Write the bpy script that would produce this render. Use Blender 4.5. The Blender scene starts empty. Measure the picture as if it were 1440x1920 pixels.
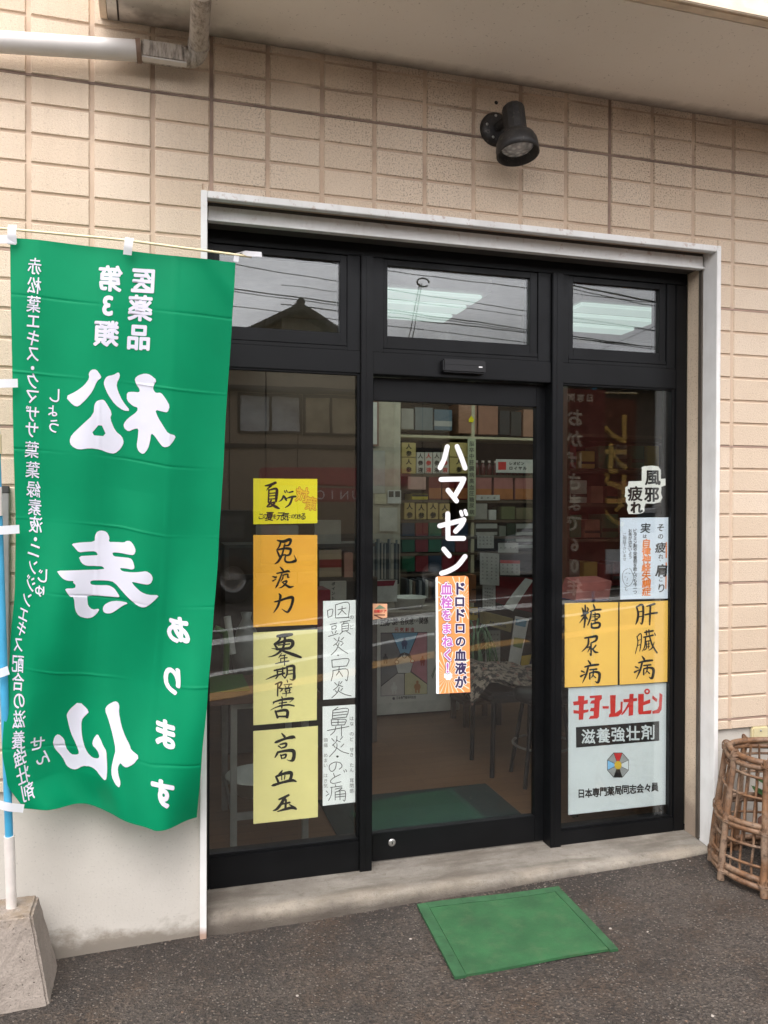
import bpy, bmesh, math, random
from mathutils import Vector, Matrix
from mathutils.geometry import tessellate_polygon
R = math.radians
random.seed(7)
scene = bpy.context.scene
COL = scene.collection

# ------------------------------------------------------------------ camera
FPX = 1500.0                                  # focal length in pixels of a 1440 x 1920 frame
CAM = Vector((-0.051, -2.988, 1.557))
RX, RY, RZ = Vector((0.962, -0.274, 0.003)), Vector((-0.001, 0.009, 1.0)), None
RX.normalize(); RY = (RY - RX * RY.dot(RX)).normalized(); RZ = RX.cross(RY)
cd = bpy.data.cameras.new('camera'); cam = bpy.data.objects.new('camera', cd); COL.objects.link(cam)
cam.matrix_world = Matrix(((RX.x, RY.x, RZ.x, CAM.x), (RX.y, RY.y, RZ.y, CAM.y), (RX.z, RY.z, RZ.z, CAM.z), (0, 0, 0, 1)))
cd.sensor_fit = 'VERTICAL'; cd.sensor_height = 24.0; cd.lens = 24.0 * FPX / 1920.0
cd.clip_start = 0.05; cd.clip_end = 500
scene.camera = cam

# ------------------------------------------------------------------ sky, sun, exposure
SUN_EL, SUN_AZ = 58.0, 205.0                   # compass-like: 180 = from the street straight at the wall
W = bpy.data.worlds.new('World'); scene.world = W; W.use_nodes = True
wn, wl = W.node_tree.nodes, W.node_tree.links
bg = wn['Background']; bg.inputs['Strength'].default_value = 0.15
sky = wn.new('ShaderNodeTexSky'); sky.sky_type = 'NISHITA'; sky.sun_disc = False
sky.sun_elevation = R(SUN_EL); sky.sun_rotation = R(SUN_AZ); sky.dust_density = 3.0
bw = wn.new('ShaderNodeRGBToBW'); wl.new(sky.outputs[0], bw.inputs[0])
tint = wn.new('ShaderNodeMix'); tint.data_type = 'RGBA'; tint.inputs[0].default_value = 0.9
wl.new(sky.outputs[0], tint.inputs[6])
gm = wn.new('ShaderNodeMix'); gm.data_type = 'RGBA'; gm.blend_type = 'MULTIPLY'; gm.inputs[0].default_value = 1
wl.new(bw.outputs[0], gm.inputs[6]); gm.inputs[7].default_value = (1.0, 0.98, 1.0, 1)
wl.new(gm.outputs[2], tint.inputs[7])
tc = wn.new('ShaderNodeTexCoord')
mp = wn.new('ShaderNodeMapping'); mp.inputs['Scale'].default_value = (1.6, 1.6, 4.0); wl.new(tc.outputs['Generated'], mp.inputs[0])
cn = wn.new('ShaderNodeTexNoise'); cn.inputs['Scale'].default_value = 1.7; cn.inputs['Detail'].default_value = 7; cn.inputs['Roughness'].default_value = 0.55
wl.new(mp.outputs[0], cn.inputs['Vector'])
cr = wn.new('ShaderNodeMapRange'); cr.inputs[1].default_value = 0.3; cr.inputs[2].default_value = 0.7
cr.inputs[3].default_value = 1.3; cr.inputs[4].default_value = 3.6; wl.new(cn.outputs[0], cr.inputs[0])
cm = wn.new('ShaderNodeMix'); cm.data_type = 'RGBA'; cm.blend_type = 'MULTIPLY'; cm.inputs[0].default_value = 1
wl.new(tint.outputs[2], cm.inputs[6]); wl.new(cr.outputs[0], cm.inputs[7]); wl.new(cm.outputs[2], bg.inputs[0])
sd = bpy.data.lights.new('sun', 'SUN'); sd.energy = 0.6; sd.angle = R(40); sd.color = (1, 0.96, 0.91)
sun = bpy.data.objects.new('sun', sd); COL.objects.link(sun)
az = R(SUN_AZ); to_sun = Vector((math.sin(az) * math.cos(R(SUN_EL)), math.cos(az) * math.cos(R(SUN_EL)), math.sin(R(SUN_EL))))
sun.rotation_euler = to_sun.to_track_quat('Z', 'Y').to_euler()
scene.view_settings.view_transform = 'Standard'; scene.view_settings.look = 'None'
scene.view_settings.gamma = 1; scene.view_settings.exposure = 0.6
cy = scene.cycles
cy.use_denoising = True; cy.denoiser = 'OPENIMAGEDENOISE'; cy.denoising_input_passes = 'RGB_ALBEDO_NORMAL'; cy.denoising_prefilter = 'ACCURATE'; cy.max_bounces = 8; cy.transparent_max_bounces = 16; cy.glossy_bounces = 4; cy.sample_clamp_indirect = 8

# ------------------------------------------------------------------ measuring: a photo pixel to a point on a known plane
def ray(x, y):
    return RX * ((x - 720) / FPX) - RY * ((y - 960) / FPX) - RZ
def at(x, y, Y):                                # on the vertical plane y = Y
    d = ray(x, y); return CAM + d * ((Y - CAM.y) / d.y)
def atz(x, y, Z):
    d = ray(x, y); return CAM + d * ((Z - CAM.z) / d.z)
def hit(x, y, p0, n):
    d = ray(x, y); return CAM + d * ((p0 - CAM).dot(n) / d.dot(n))
def ground_z(x): return -0.031 + 0.026 * x

# ------------------------------------------------------------------ materials
def srgb(r, g, b):
    f = lambda c: (c / 255 / 12.92) if c <= 10 else ((c / 255 + 0.055) / 1.055) ** 2.4
    return (f(r), f(g), f(b), 1)
def lin(c): return (c[0], c[1], c[2], 1) if len(c) == 3 else c
class NT:
    def __init__(s, name):
        s.m = bpy.data.materials.new(name); s.m.use_nodes = True
        s.n, s.l = s.m.node_tree.nodes, s.m.node_tree.links
        s.b = s.n['Principled BSDF']; s.out = s.n['Material Output']
        s.co = s.n.new('ShaderNodeNewGeometry').outputs['Position']
    def noise(s, scale, detail=4, rough=0.55, vec=None, stretch=None):
        n = s.n.new('ShaderNodeTexNoise'); n.inputs['Scale'].default_value = scale
        n.inputs['Detail'].default_value = detail; n.inputs['Roughness'].default_value = rough
        v = vec or s.co
        if stretch:
            m = s.n.new('ShaderNodeMapping'); m.inputs['Scale'].default_value = stretch; s.l.new(v, m.inputs[0]); v = m.outputs[0]
        s.l.new(v, n.inputs['Vector']); return n.outputs[0]
    def voro(s, scale, feature='F1', out='Distance'):
        n = s.n.new('ShaderNodeTexVoronoi'); n.feature = feature; n.inputs['Scale'].default_value = scale
        s.l.new(s.co, n.inputs['Vector']); return n.outputs[out]
    def ramp(s, x, a, b, lo=0.0, hi=1.0):
        n = s.n.new('ShaderNodeMapRange'); s.l.new(x, n.inputs[0])
        for i, v in zip((1, 2, 3, 4), (a, b, lo, hi) if a < b else (b, a, hi, lo)): n.inputs[i].default_value = v
        return n.outputs[0]
    def mul(s, a, b, op='MULTIPLY'):
        n = s.n.new('ShaderNodeMath'); n.operation = op
        for i, v in enumerate((a, b)):
            if isinstance(v, (int, float)): n.inputs[i].default_value = v
            else: s.l.new(v, n.inputs[i])
        return n.outputs[0]
    def axis(s, i):
        n = s.n.new('ShaderNodeSeparateXYZ'); s.l.new(s.co, n.inputs[0]); return n.outputs[i]
    def mix(s, f, a, b):
        n = s.n.new('ShaderNodeMix'); n.data_type = 'RGBA'
        for i, v in ((0, f), (6, a), (7, b)):
            if isinstance(v, (int, float)): n.inputs[i].default_value = v
            elif isinstance(v, tuple): n.inputs[i].default_value = lin(v)
            else: s.l.new(v, n.inputs[i])
        return n.outputs[2]
    def col(s, c):
        if isinstance(c, tuple): s.b.inputs['Base Color'].default_value = lin(c)
        else: s.l.new(c, s.b.inputs['Base Color'])
    def rough(s, r):
        if isinstance(r, (int, float)): s.b.inputs['Roughness'].default_value = r
        else: s.l.new(r, s.b.inputs['Roughness'])
    def bump(s, h, strength=0.3, dist=0.01):
        n = s.n.new('ShaderNodeBump'); n.inputs['Strength'].default_value = strength; n.inputs['Distance'].default_value = dist
        s.l.new(h, n.inputs['Height']); s.l.new(n.outputs[0], s.b.inputs['Normal'])
_plain = {}
def plain(name, c, rough=0.6, metal=0.0, var=0.12, vs=14.0, bump=0.0, bs=60.0):
    key = (name, c, rough)
    if key in _plain: return _plain[key]
    t = NT(name); n = t.noise(vs, 5)
    d = tuple(v * (1 - var) for v in c[:3]); e = tuple(min(1, v * (1 + var)) for v in c[:3])
    t.col(t.mix(t.ramp(n, 0.3, 0.7), d, e)); t.rough(rough); t.b.inputs['Metallic'].default_value = metal
    if bump: t.bump(t.noise(bs, 4), bump, 0.004)
    _plain[key] = t.m; return t.m

TW, TH, TX0, TZ0 = 0.2053, 0.101, -0.4738, 3.034
def m_tile():
    t = NT('siding_tile')
    n = t.noise(2.2, 5); base = t.mix(t.ramp(n, 0.3, 0.7), srgb(218, 199, 176), srgb(228, 211, 190))
    cx = t.mul(t.mul(t.mul(t.axis(0), -TX0, 'ADD'), 1 / TW, 'MULTIPLY'), 0, 'FLOOR'); cz = t.mul(t.mul(t.mul(t.axis(2), -TZ0, 'ADD'), 1 / TH, 'MULTIPLY'), 0, 'FLOOR')
    cb = t.n.new('ShaderNodeCombineXYZ'); t.l.new(cx, cb.inputs[0]); t.l.new(cz, cb.inputs[1])
    wnz = t.n.new('ShaderNodeTexWhiteNoise'); wnz.noise_dimensions = '2D'; t.l.new(cb.outputs[0], wnz.inputs['Vector'])
    base = t.mix(t.ramp(wnz.outputs['Value'], 0, 1, 0, 0.55), base, srgb(208, 186, 160))
    fine = t.noise(210, 4, 0.75); base = t.mix(t.ramp(fine, 0.35, 0.65, 0, 0.45), base, srgb(192, 169, 145))
    pit = t.ramp(t.noise(120, 2, 0.5), 0.62, 0.70); base = t.mix(t.mul(pit, 0.35), base, srgb(150, 124, 104))
    sp = t.noise(150, 3, 0.6); spk = t.ramp(sp, 0.53, 0.61)
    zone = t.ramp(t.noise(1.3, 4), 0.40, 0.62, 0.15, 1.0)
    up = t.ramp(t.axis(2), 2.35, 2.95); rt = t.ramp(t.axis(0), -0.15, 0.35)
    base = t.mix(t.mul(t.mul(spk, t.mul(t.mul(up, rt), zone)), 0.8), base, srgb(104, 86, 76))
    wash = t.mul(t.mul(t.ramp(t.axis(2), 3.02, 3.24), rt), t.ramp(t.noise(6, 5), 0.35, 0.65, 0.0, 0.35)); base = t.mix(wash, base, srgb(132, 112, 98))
    drip = t.mul(t.ramp(t.noise(7, 5, 0.6, stretch=(2.5, 1, 0.12)), 0.52, 0.7, 0, 0.16), t.ramp(t.axis(2), 2.0, 3.2)); base = t.mix(drip, base, srgb(160, 136, 118))
    t.col(base); t.rough(0.9)
    t.bump(t.mul(t.noise(130, 4, 0.7), t.noise(330, 2), 'ADD'), 0.75, 0.004); return t.m
def m_grout():
    t = NT('siding_groove')
    d = t.noise(3.0, 5); base = t.mix(t.ramp(d, 0.35, 0.65), srgb(206, 183, 160), srgb(193, 169, 146))
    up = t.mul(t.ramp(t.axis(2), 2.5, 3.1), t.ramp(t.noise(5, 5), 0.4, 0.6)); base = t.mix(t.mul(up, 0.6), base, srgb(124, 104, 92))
    t.col(base); t.rough(0.9); t.bump(t.noise(160, 3), 0.4, 0.003); return t.m
def m_joint():
    t = NT('panel_joint_sealant'); d = t.noise(5.0, 5)
    base = t.mix(t.ramp(d, 0.35, 0.65), srgb(176, 150, 132), srgb(150, 126, 112))
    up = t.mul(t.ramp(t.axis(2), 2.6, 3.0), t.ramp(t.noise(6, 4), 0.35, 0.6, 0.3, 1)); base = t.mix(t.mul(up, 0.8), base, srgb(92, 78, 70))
    t.col(base); t.rough(0.85); return t.m
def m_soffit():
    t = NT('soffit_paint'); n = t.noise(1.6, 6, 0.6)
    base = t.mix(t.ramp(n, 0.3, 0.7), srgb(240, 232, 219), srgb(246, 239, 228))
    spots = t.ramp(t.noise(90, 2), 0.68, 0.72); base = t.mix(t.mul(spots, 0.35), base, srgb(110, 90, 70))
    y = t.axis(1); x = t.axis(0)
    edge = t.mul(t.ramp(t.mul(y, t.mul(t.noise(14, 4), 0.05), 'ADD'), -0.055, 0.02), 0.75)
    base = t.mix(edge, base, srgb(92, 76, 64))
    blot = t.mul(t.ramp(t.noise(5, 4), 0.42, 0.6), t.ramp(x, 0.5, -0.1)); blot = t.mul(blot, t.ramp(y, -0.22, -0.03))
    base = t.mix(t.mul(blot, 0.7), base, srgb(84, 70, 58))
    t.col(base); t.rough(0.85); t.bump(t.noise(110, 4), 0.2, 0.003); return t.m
def m_plinth():
    t = NT('plinth_render'); n = t.noise(3, 6)
    base = t.mix(t.ramp(n, 0.3, 0.7), srgb(186, 180, 170), srgb(201, 195, 185))
    base = t.mix(t.ramp(t.noise(120, 2), 0.62, 0.7, 0, 0.4), base, srgb(150, 145, 138))
    h = t.mul(t.axis(2), t.mul(t.ramp(t.noise(9, 7, 0.7, stretch=(0.6, 1, 1)), 0.3, 0.7), 0.12), 'SUBTRACT')
    base = t.mix(t.ramp(h, 0.0, -0.07, 0, 0.8), base, srgb(118, 107, 92))
    base = t.mix(t.ramp(t.mul(t.axis(2), t.mul(t.noise(20, 3), 0.03), 'SUBTRACT'), 0.0, -0.03, 0, 0.6), base, srgb(120, 112, 102))
    t.col(base); t.rough(0.9); t.bump(t.noise(120, 4), 0.3, 0.003); return t.m
def m_asphalt():
    t = NT('asphalt')
    n = t.noise(1.5, 6, 0.6); base = t.mix(t.ramp(n, 0.3, 0.7), srgb(82, 73, 65), srgb(106, 95, 85))
    base = t.mix(t.ramp(t.noise(2.6, 6, 0.65), 0.46, 0.64, 0, 0.8), base, srgb(92, 71, 52))
    base = t.mix(t.ramp(t.noise(1.7, 6, 0.65, stretch=(0.6, 1.3, 1)), 0.47, 0.6, 0, 0.6), base, srgb(52, 45, 39))
    wet = t.mul(t.ramp(t.axis(1), -0.28, -0.02), t.ramp(t.noise(4, 5), 0.4, 0.62)); base = t.mix(t.mul(wet, 0.6), base, srgb(46, 41, 37))
    def cells(sc):
        v = t.n.new('ShaderNodeTexVoronoi'); v.inputs['Scale'].default_value = sc; t.l.new(t.co, v.inputs['Vector'])
        q = t.n.new('ShaderNodeRGBToBW'); t.l.new(v.outputs['Color'], q.inputs[0]); return v.outputs['Distance'], q.outputs[0]
    d1, c1 = cells(120); d2, c2 = cells(65)
    base = t.mix(t.ramp(c1, 0.25, 0.75, 0, 0.75), base, srgb(40, 35, 31))
    base = t.mix(t.mul(t.ramp(c1, 0.72, 0.80, 0, 0.8), t.ramp(d1, 0.55, 0.35)), base, srgb(148, 136, 124))
    base = t.mix(t.mul(t.ramp(c2, 0.70, 0.76, 0, 0.7), t.ramp(d2, 0.45, 0.25)), base, srgb(124, 108, 94))
    base = t.mix(t.mul(t.ramp(c2, 0.28, 0.22, 0, 0.7), t.ramp(d2, 0.5, 0.3)), base, srgb(34, 30, 28))
    fine = t.noise(300, 3, 0.7); base = t.mix(t.ramp(fine, 0.3, 0.7, 0, 0.5), base, srgb(44, 38, 34))
    t.col(base); t.rough(t.ramp(fine, 0.3, 0.7, 0.62, 0.9))
    t.bump(t.mul(t.mul(d1, 1.0), t.mul(t.mul(d2, 0.8), t.noise(300, 2), 'ADD'), 'ADD'), 1.0, 0.009); return t.m
def m_step():
    t = NT('step_concrete'); n = t.noise(5, 7, 0.65); st = t.noise(3, 6, 0.6, stretch=(1, 4, 6))
    base = t.mix(t.ramp(n, 0.3, 0.7), srgb(104, 98, 90), srgb(140, 134, 124))
    base = t.mix(t.ramp(st, 0.44, 0.62, 0, 0.8), base, srgb(88, 80, 70))
    band = t.ramp(t.mul(t.axis(1), t.mul(t.noise(9, 5), 0.05), 'ADD'), 0.075, 0.045); base = t.mix(t.mul(band, t.ramp(t.noise(4, 5), 0.4, 0.62, 0.1, 0.5)), base, srgb(166, 155, 138))
    crk = t.mul(t.ramp(t.noise(24, 6, 0.75), 0.58, 0.68), 0.5); base = t.mix(crk, base, srgb(80, 73, 64))
    base = t.mix(t.ramp(t.noise(11, 5), 0.62, 0.76, 0, 0.25), base, srgb(170, 162, 150))
    base = t.mix(t.ramp(t.noise(150, 3), 0.55, 0.7, 0, 0.4), base, srgb(92, 84, 74))
    lowz = t.ramp(t.mul(t.axis(2), t.mul(t.noise(14, 5), 0.05), 'SUBTRACT'), 0.012, -0.02); base = t.mix(t.mul(lowz, 0.75), base, srgb(74, 66, 58))
    lfz = t.mul(t.ramp(t.axis(0), 0.75, 0.15), t.ramp(t.noise(6, 5), 0.38, 0.6)); base = t.mix(t.mul(lfz, 0.6), base, srgb(84, 75, 66))
    t.col(base); t.rough(0.85); t.bump(t.mul(t.noise(40, 5), t.noise(200, 2), 'ADD'), 0.7, 0.006); return t.m
def m_block():
    t = NT('cast_concrete'); n = t.noise(9, 6, 0.65)
    base = t.mix(t.ramp(n, 0.3, 0.7), srgb(128, 118, 108), srgb(158, 147, 136))
    v = t.voro(70); pits = t.ramp(v, 0.18, 0.1); bwn = t.ramp(t.noise(45, 2), 0.52, 0.62)
    base = t.mix(t.mul(pits, bwn), base, srgb(80, 72, 66)); base = t.mix(t.ramp(t.noise(190, 3), 0.5, 0.7, 0, 0.5), base, srgb(112, 104, 96))
    moss = t.mul(t.ramp(t.axis(2), 0.19, 0.225), t.ramp(t.noise(18, 4), 0.42, 0.6)); base = t.mix(t.mul(moss, 0.55), base, srgb(122, 102, 74))
    t.col(base); t.rough(0.92); t.bump(t.mul(t.mul(pits, -0.7), t.noise(90, 5, 0.7), 'ADD'), 0.8, 0.006); return t.m
def m_white_metal():
    t = NT('white_painted_steel'); n = t.noise(6, 5)
    base = t.mix(t.ramp(n, 0.3, 0.7), srgb(214, 212, 208), srgb(232, 231, 228))
    dirt = t.ramp(t.noise(22, 6, 0.7, stretch=(1, 1, 0.25)), 0.52, 0.75, 0, 0.28); base = t.mix(dirt, base, srgb(170, 162, 152))
    up = t.ramp(t.axis(2), 2.62, 2.66); rust = t.mul(t.ramp(t.noise(26, 6, 0.7), 0.58, 0.66), up)
    lo = t.ramp(t.mul(t.axis(2), t.mul(t.noise(30, 3), 0.03), 'SUBTRACT'), 0.0, -0.03)
    rust = t.mul(t.mul(rust, 0.45), t.mul(lo, 0.75), 'MAXIMUM'); base = t.mix(rust, base, srgb(150, 100, 62))
    t.col(base); t.rough(0.42); return t.m
def m_black_alu():
    t = NT('black_anodised_aluminium'); n = t.noise(3, 5, stretch=(1, 1, 0.3))
    t.col(t.mix(t.ramp(n, 0.3, 0.7), srgb(9, 10, 11), srgb(15, 16, 18))); t.rough(t.ramp(t.noise(9, 5), 0.3, 0.7, 0.32, 0.5))
    t.b.inputs['Specular IOR Level'].default_value = 0.25; return t.m
def m_stucco():
    t = NT('stucco_reveal'); n = t.noise(4, 5)
    base = t.mix(t.ramp(n, 0.3, 0.7), srgb(202, 182, 158), srgb(216, 197, 172))
    base = t.mix(t.ramp(t.noise(140, 2), 0.58, 0.68, 0, 0.55), base, srgb(140, 118, 98))
    base = t.mix(t.mul(t.ramp(t.mul(t.axis(2), t.mul(t.noise(12, 4), 0.3), 'SUBTRACT'), 0.25, 0.0), 0.8), base, srgb(128, 112, 98))
    t.col(base); t.rough(0.9); t.bump(t.noise(150, 4, 0.7), 0.6, 0.004); return t.m
def m_glass(name='window_glass', r0=0.07, tintc=(0.93, 0.95, 0.94)):
    t = NT(name); t.n.remove(t.b)
    lw = t.n.new('ShaderNodeLayerWeight'); p = t.mul(lw.outputs['Facing'], 5.0, 'POWER')
    f = t.ramp(p, 0, 1, r0, 1.0)
    tr = t.n.new('ShaderNodeBsdfTransparent'); tr.inputs[0].default_value = (*tintc, 1)
    gl = t.n.new('ShaderNodeBsdfGlossy'); gl.inputs['Roughness'].default_value = 0.0; gl.inputs[0].default_value = (1, 1, 1, 1)
    wb = t.n.new('ShaderNodeBump'); wb.inputs['Strength'].default_value = 0.02; wb.inputs['Distance'].default_value = 0.02
    t.l.new(t.noise(2.2, 2), wb.inputs['Height']); t.l.new(wb.outputs[0], gl.inputs['Normal'])
    mx = t.n.new('ShaderNodeMixShader'); t.l.new(f, mx.inputs[0]); t.l.new(tr.outputs[0], mx.inputs[1]); t.l.new(gl.outputs[0], mx.inputs[2])
    t.l.new(mx.outputs[0], t.out.inputs[0]); return t.m
def m_cloth(name, c, trans=0.25):
    t = NT(name); n = t.noise(5, 4)
    wv = t.noise(420, 2, stretch=(1, 1, 0.3))
    base = t.mix(t.ramp(n, 0.3, 0.7), tuple(v * 0.94 for v in c[:3]), tuple(min(1, v * 1.05) for v in c[:3]))
    t.col(t.mix(t.ramp(wv, 0.3, 0.7, 0, 0.12), base, tuple(v * 0.8 for v in c[:3]))); t.rough(0.55)
    t.b.inputs['Specular IOR Level'].default_value = 0.25
    tl = t.n.new('ShaderNodeBsdfTranslucent'); t.l.new(base, tl.inputs[0])
    mx = t.n.new('ShaderNodeMixShader'); mx.inputs[0].default_value = trans
    t.l.new(t.b.outputs[0], mx.inputs[1]); t.l.new(tl.outputs[0], mx.inputs[2]); t.l.new(mx.outputs[0], t.out.inputs[0]); return t.m
def m_emit(name, c, s):
    t = NT(name); t.b.inputs['Emission Color'].default_value = lin(c); t.b.inputs['Emission Strength'].default_value = s
    t.col(t.mix(t.ramp(t.noise(8), 0.3, 0.7), (0.8, 0.8, 0.8), (0.85, 0.85, 0.85))); return t.m
def m_rattan():
    t = NT('rattan'); n = t.noise(14, 5, stretch=(1, 1, 0.4))
    base = t.mix(t.ramp(n, 0.3, 0.7), srgb(98, 68, 46), srgb(134, 98, 68))
    grey = t.ramp(t.noise(9, 5), 0.45, 0.62, 0, 0.8); base = t.mix(grey, base, srgb(134, 114, 96))
    base = t.mix(t.ramp(t.noise(50, 5, 0.7), 0.5, 0.66, 0, 0.8), base, srgb(60, 42, 30))
    t.col(base); t.rough(0.55); t.bump(t.noise(70, 5), 0.35, 0.004); return t.m
def m_wood_floor():
    t = NT('plank_floor'); b = t.n.new('ShaderNodeTexBrick'); t.l.new(t.co, b.inputs['Vector'])
    b.inputs['Scale'].default_value = 3.0; b.inputs['Brick Width'].default_value = 2.7; b.inputs['Row Height'].default_value = 0.27; b.inputs['Mortar Size'].default_value = 0.006
    b.inputs['Color1'].default_value = srgb(112, 82, 58); b.inputs['Color2'].default_value = srgb(100, 72, 48); b.inputs['Mortar'].default_value = srgb(70, 50, 34)
    g = t.ramp(t.noise(9, 6, 0.6, stretch=(0.6, 9, 1)), 0.35, 0.65, 0, 0.35); t.col(t.mix(g, b.outputs[0], srgb(80, 56, 36))); t.rough(0.4); return t.m
def m_mat():
    t = NT('green_mat'); n = t.noise(7, 5)
    base = t.mix(t.ramp(n, 0.3, 0.7), srgb(32, 76, 42), srgb(44, 94, 54))
    base = t.mix(t.ramp(t.noise(16, 6, 0.7), 0.5, 0.7, 0, 0.4), base, srgb(78, 98, 66))
    base = t.mix(t.mul(t.ramp(t.noise(5, 6, 0.7), 0.5, 0.66), 0.4), base, srgb(34, 58, 36))
    base = t.mix(t.ramp(t.noise(240, 2), 0.5, 0.7, 0, 0.35), base, srgb(25, 58, 34))
    t.col(base); t.rough(0.75); t.bump(t.voro(260), 0.4, 0.003); return t.m
def m_floral():
    t = NT('floral_fabric'); v = t.noise(32, 4, 0.7)
    c = t.mix(t.ramp(v, 0.47, 0.53), srgb(34, 30, 28), srgb(132, 120, 108)); c = t.mix(t.ramp(t.noise(22, 3), 0.58, 0.62), c, srgb(112, 84, 74)); t.col(c); t.rough(0.9); return t.m
def m_lens():
    t = NT('lamp_lens'); v = t.voro(55); t.col(t.mix(t.ramp(v, 0.1, 0.6), srgb(232, 232, 232), srgb(176, 176, 178))); t.rough(0.15); t.bump(v, 0.8, 0.01); return t.m
def m_lamp():
    t = NT('weathered_dark_metal'); n = t.noise(22, 6, 0.7)
    base = t.mix(t.ramp(n, 0.35, 0.65), srgb(38, 37, 37), srgb(60, 57, 55)); base = t.mix(t.ramp(t.noise(50, 5, 0.7), 0.58, 0.68, 0, 0.6), base, srgb(104, 98, 92))
    t.col(base); t.rough(0.5); t.b.inputs['Metallic'].default_value = 0.3; t.bump(n, 0.2, 0.004); return t.m
def m_pipe():
    t = NT('grey_pipe'); n = t.noise(6, 5)
    base = t.mix(t.ramp(n, 0.3, 0.7), srgb(206, 201, 196), srgb(218, 214, 210)); t.col(base); t.rough(0.4); return t.m
def m_pipe_dirty():
    t = NT('streaked_pipe'); s = t.noise(34, 6, 0.7, stretch=(2.2, 1, 0.5))
    base = t.mix(t.ramp(s, 0.44, 0.66), srgb(178, 168, 156), srgb(112, 102, 92)); base = t.mix(t.ramp(t.noise(60, 4), 0.62, 0.70, 0, 0.45), base, srgb(60, 60, 54)); t.col(base); t.rough(0.5); return t.m
def m_rooftile():
    t = NT('roof_tile'); w = t.n.new('ShaderNodeTexWave'); w.inputs['Scale'].default_value = 3.2; t.l.new(t.co, w.inputs['Vector'])
    t.col(t.mix(w.outputs['Fac'], srgb(88, 82, 78), srgb(122, 116, 110))); t.rough(0.6); t.bump(w.outputs['Fac'], 0.8, 0.05); return t.m

M = dict(tile=m_tile(), grout=m_grout(), joint=m_joint(), soffit=m_soffit(), plinth=m_plinth(), asphalt=m_asphalt(), step=m_step(), block=m_block(),
    white=m_white_metal(), black=m_black_alu(), stucco=m_stucco(), glass=m_glass(), rattan=m_rattan(), woodfloor=m_wood_floor(), mat=m_mat(),
    floral=m_floral(), lens=m_lens(), lamp=m_lamp(), pipe=m_pipe(), pipe_dirty=m_pipe_dirty(), rooftile=m_rooftile(),
    banner=m_cloth('green_banner_cloth', srgb(0, 150, 102), 0.36), bannerwhite=m_cloth('white_banner_print', srgb(232, 230, 242), 0.2),
    browncloth=m_cloth('brown_banner_cloth', srgb(104, 66, 54)), redcloth=m_cloth('red_banner_cloth', srgb(120, 66, 62)), whitecloth=m_cloth('white_tape', srgb(238, 238, 242), 0.3),
    rubber=plain('black_rubber', srgb(22, 22, 24), 0.55), ink=plain('black_ink', srgb(20, 16, 15), 0.5), graphite=plain('grey_pen', srgb(74, 72, 70), 0.6),
    steel=plain('brushed_steel', srgb(170, 168, 164), 0.35, 0.8), fluo_fill=m_emit('added_fill_diffuser', srgb(240, 252, 244), 1.3), fluo=m_emit('fluorescent_diffuser', srgb(226, 255, 244), 0.27))

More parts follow.
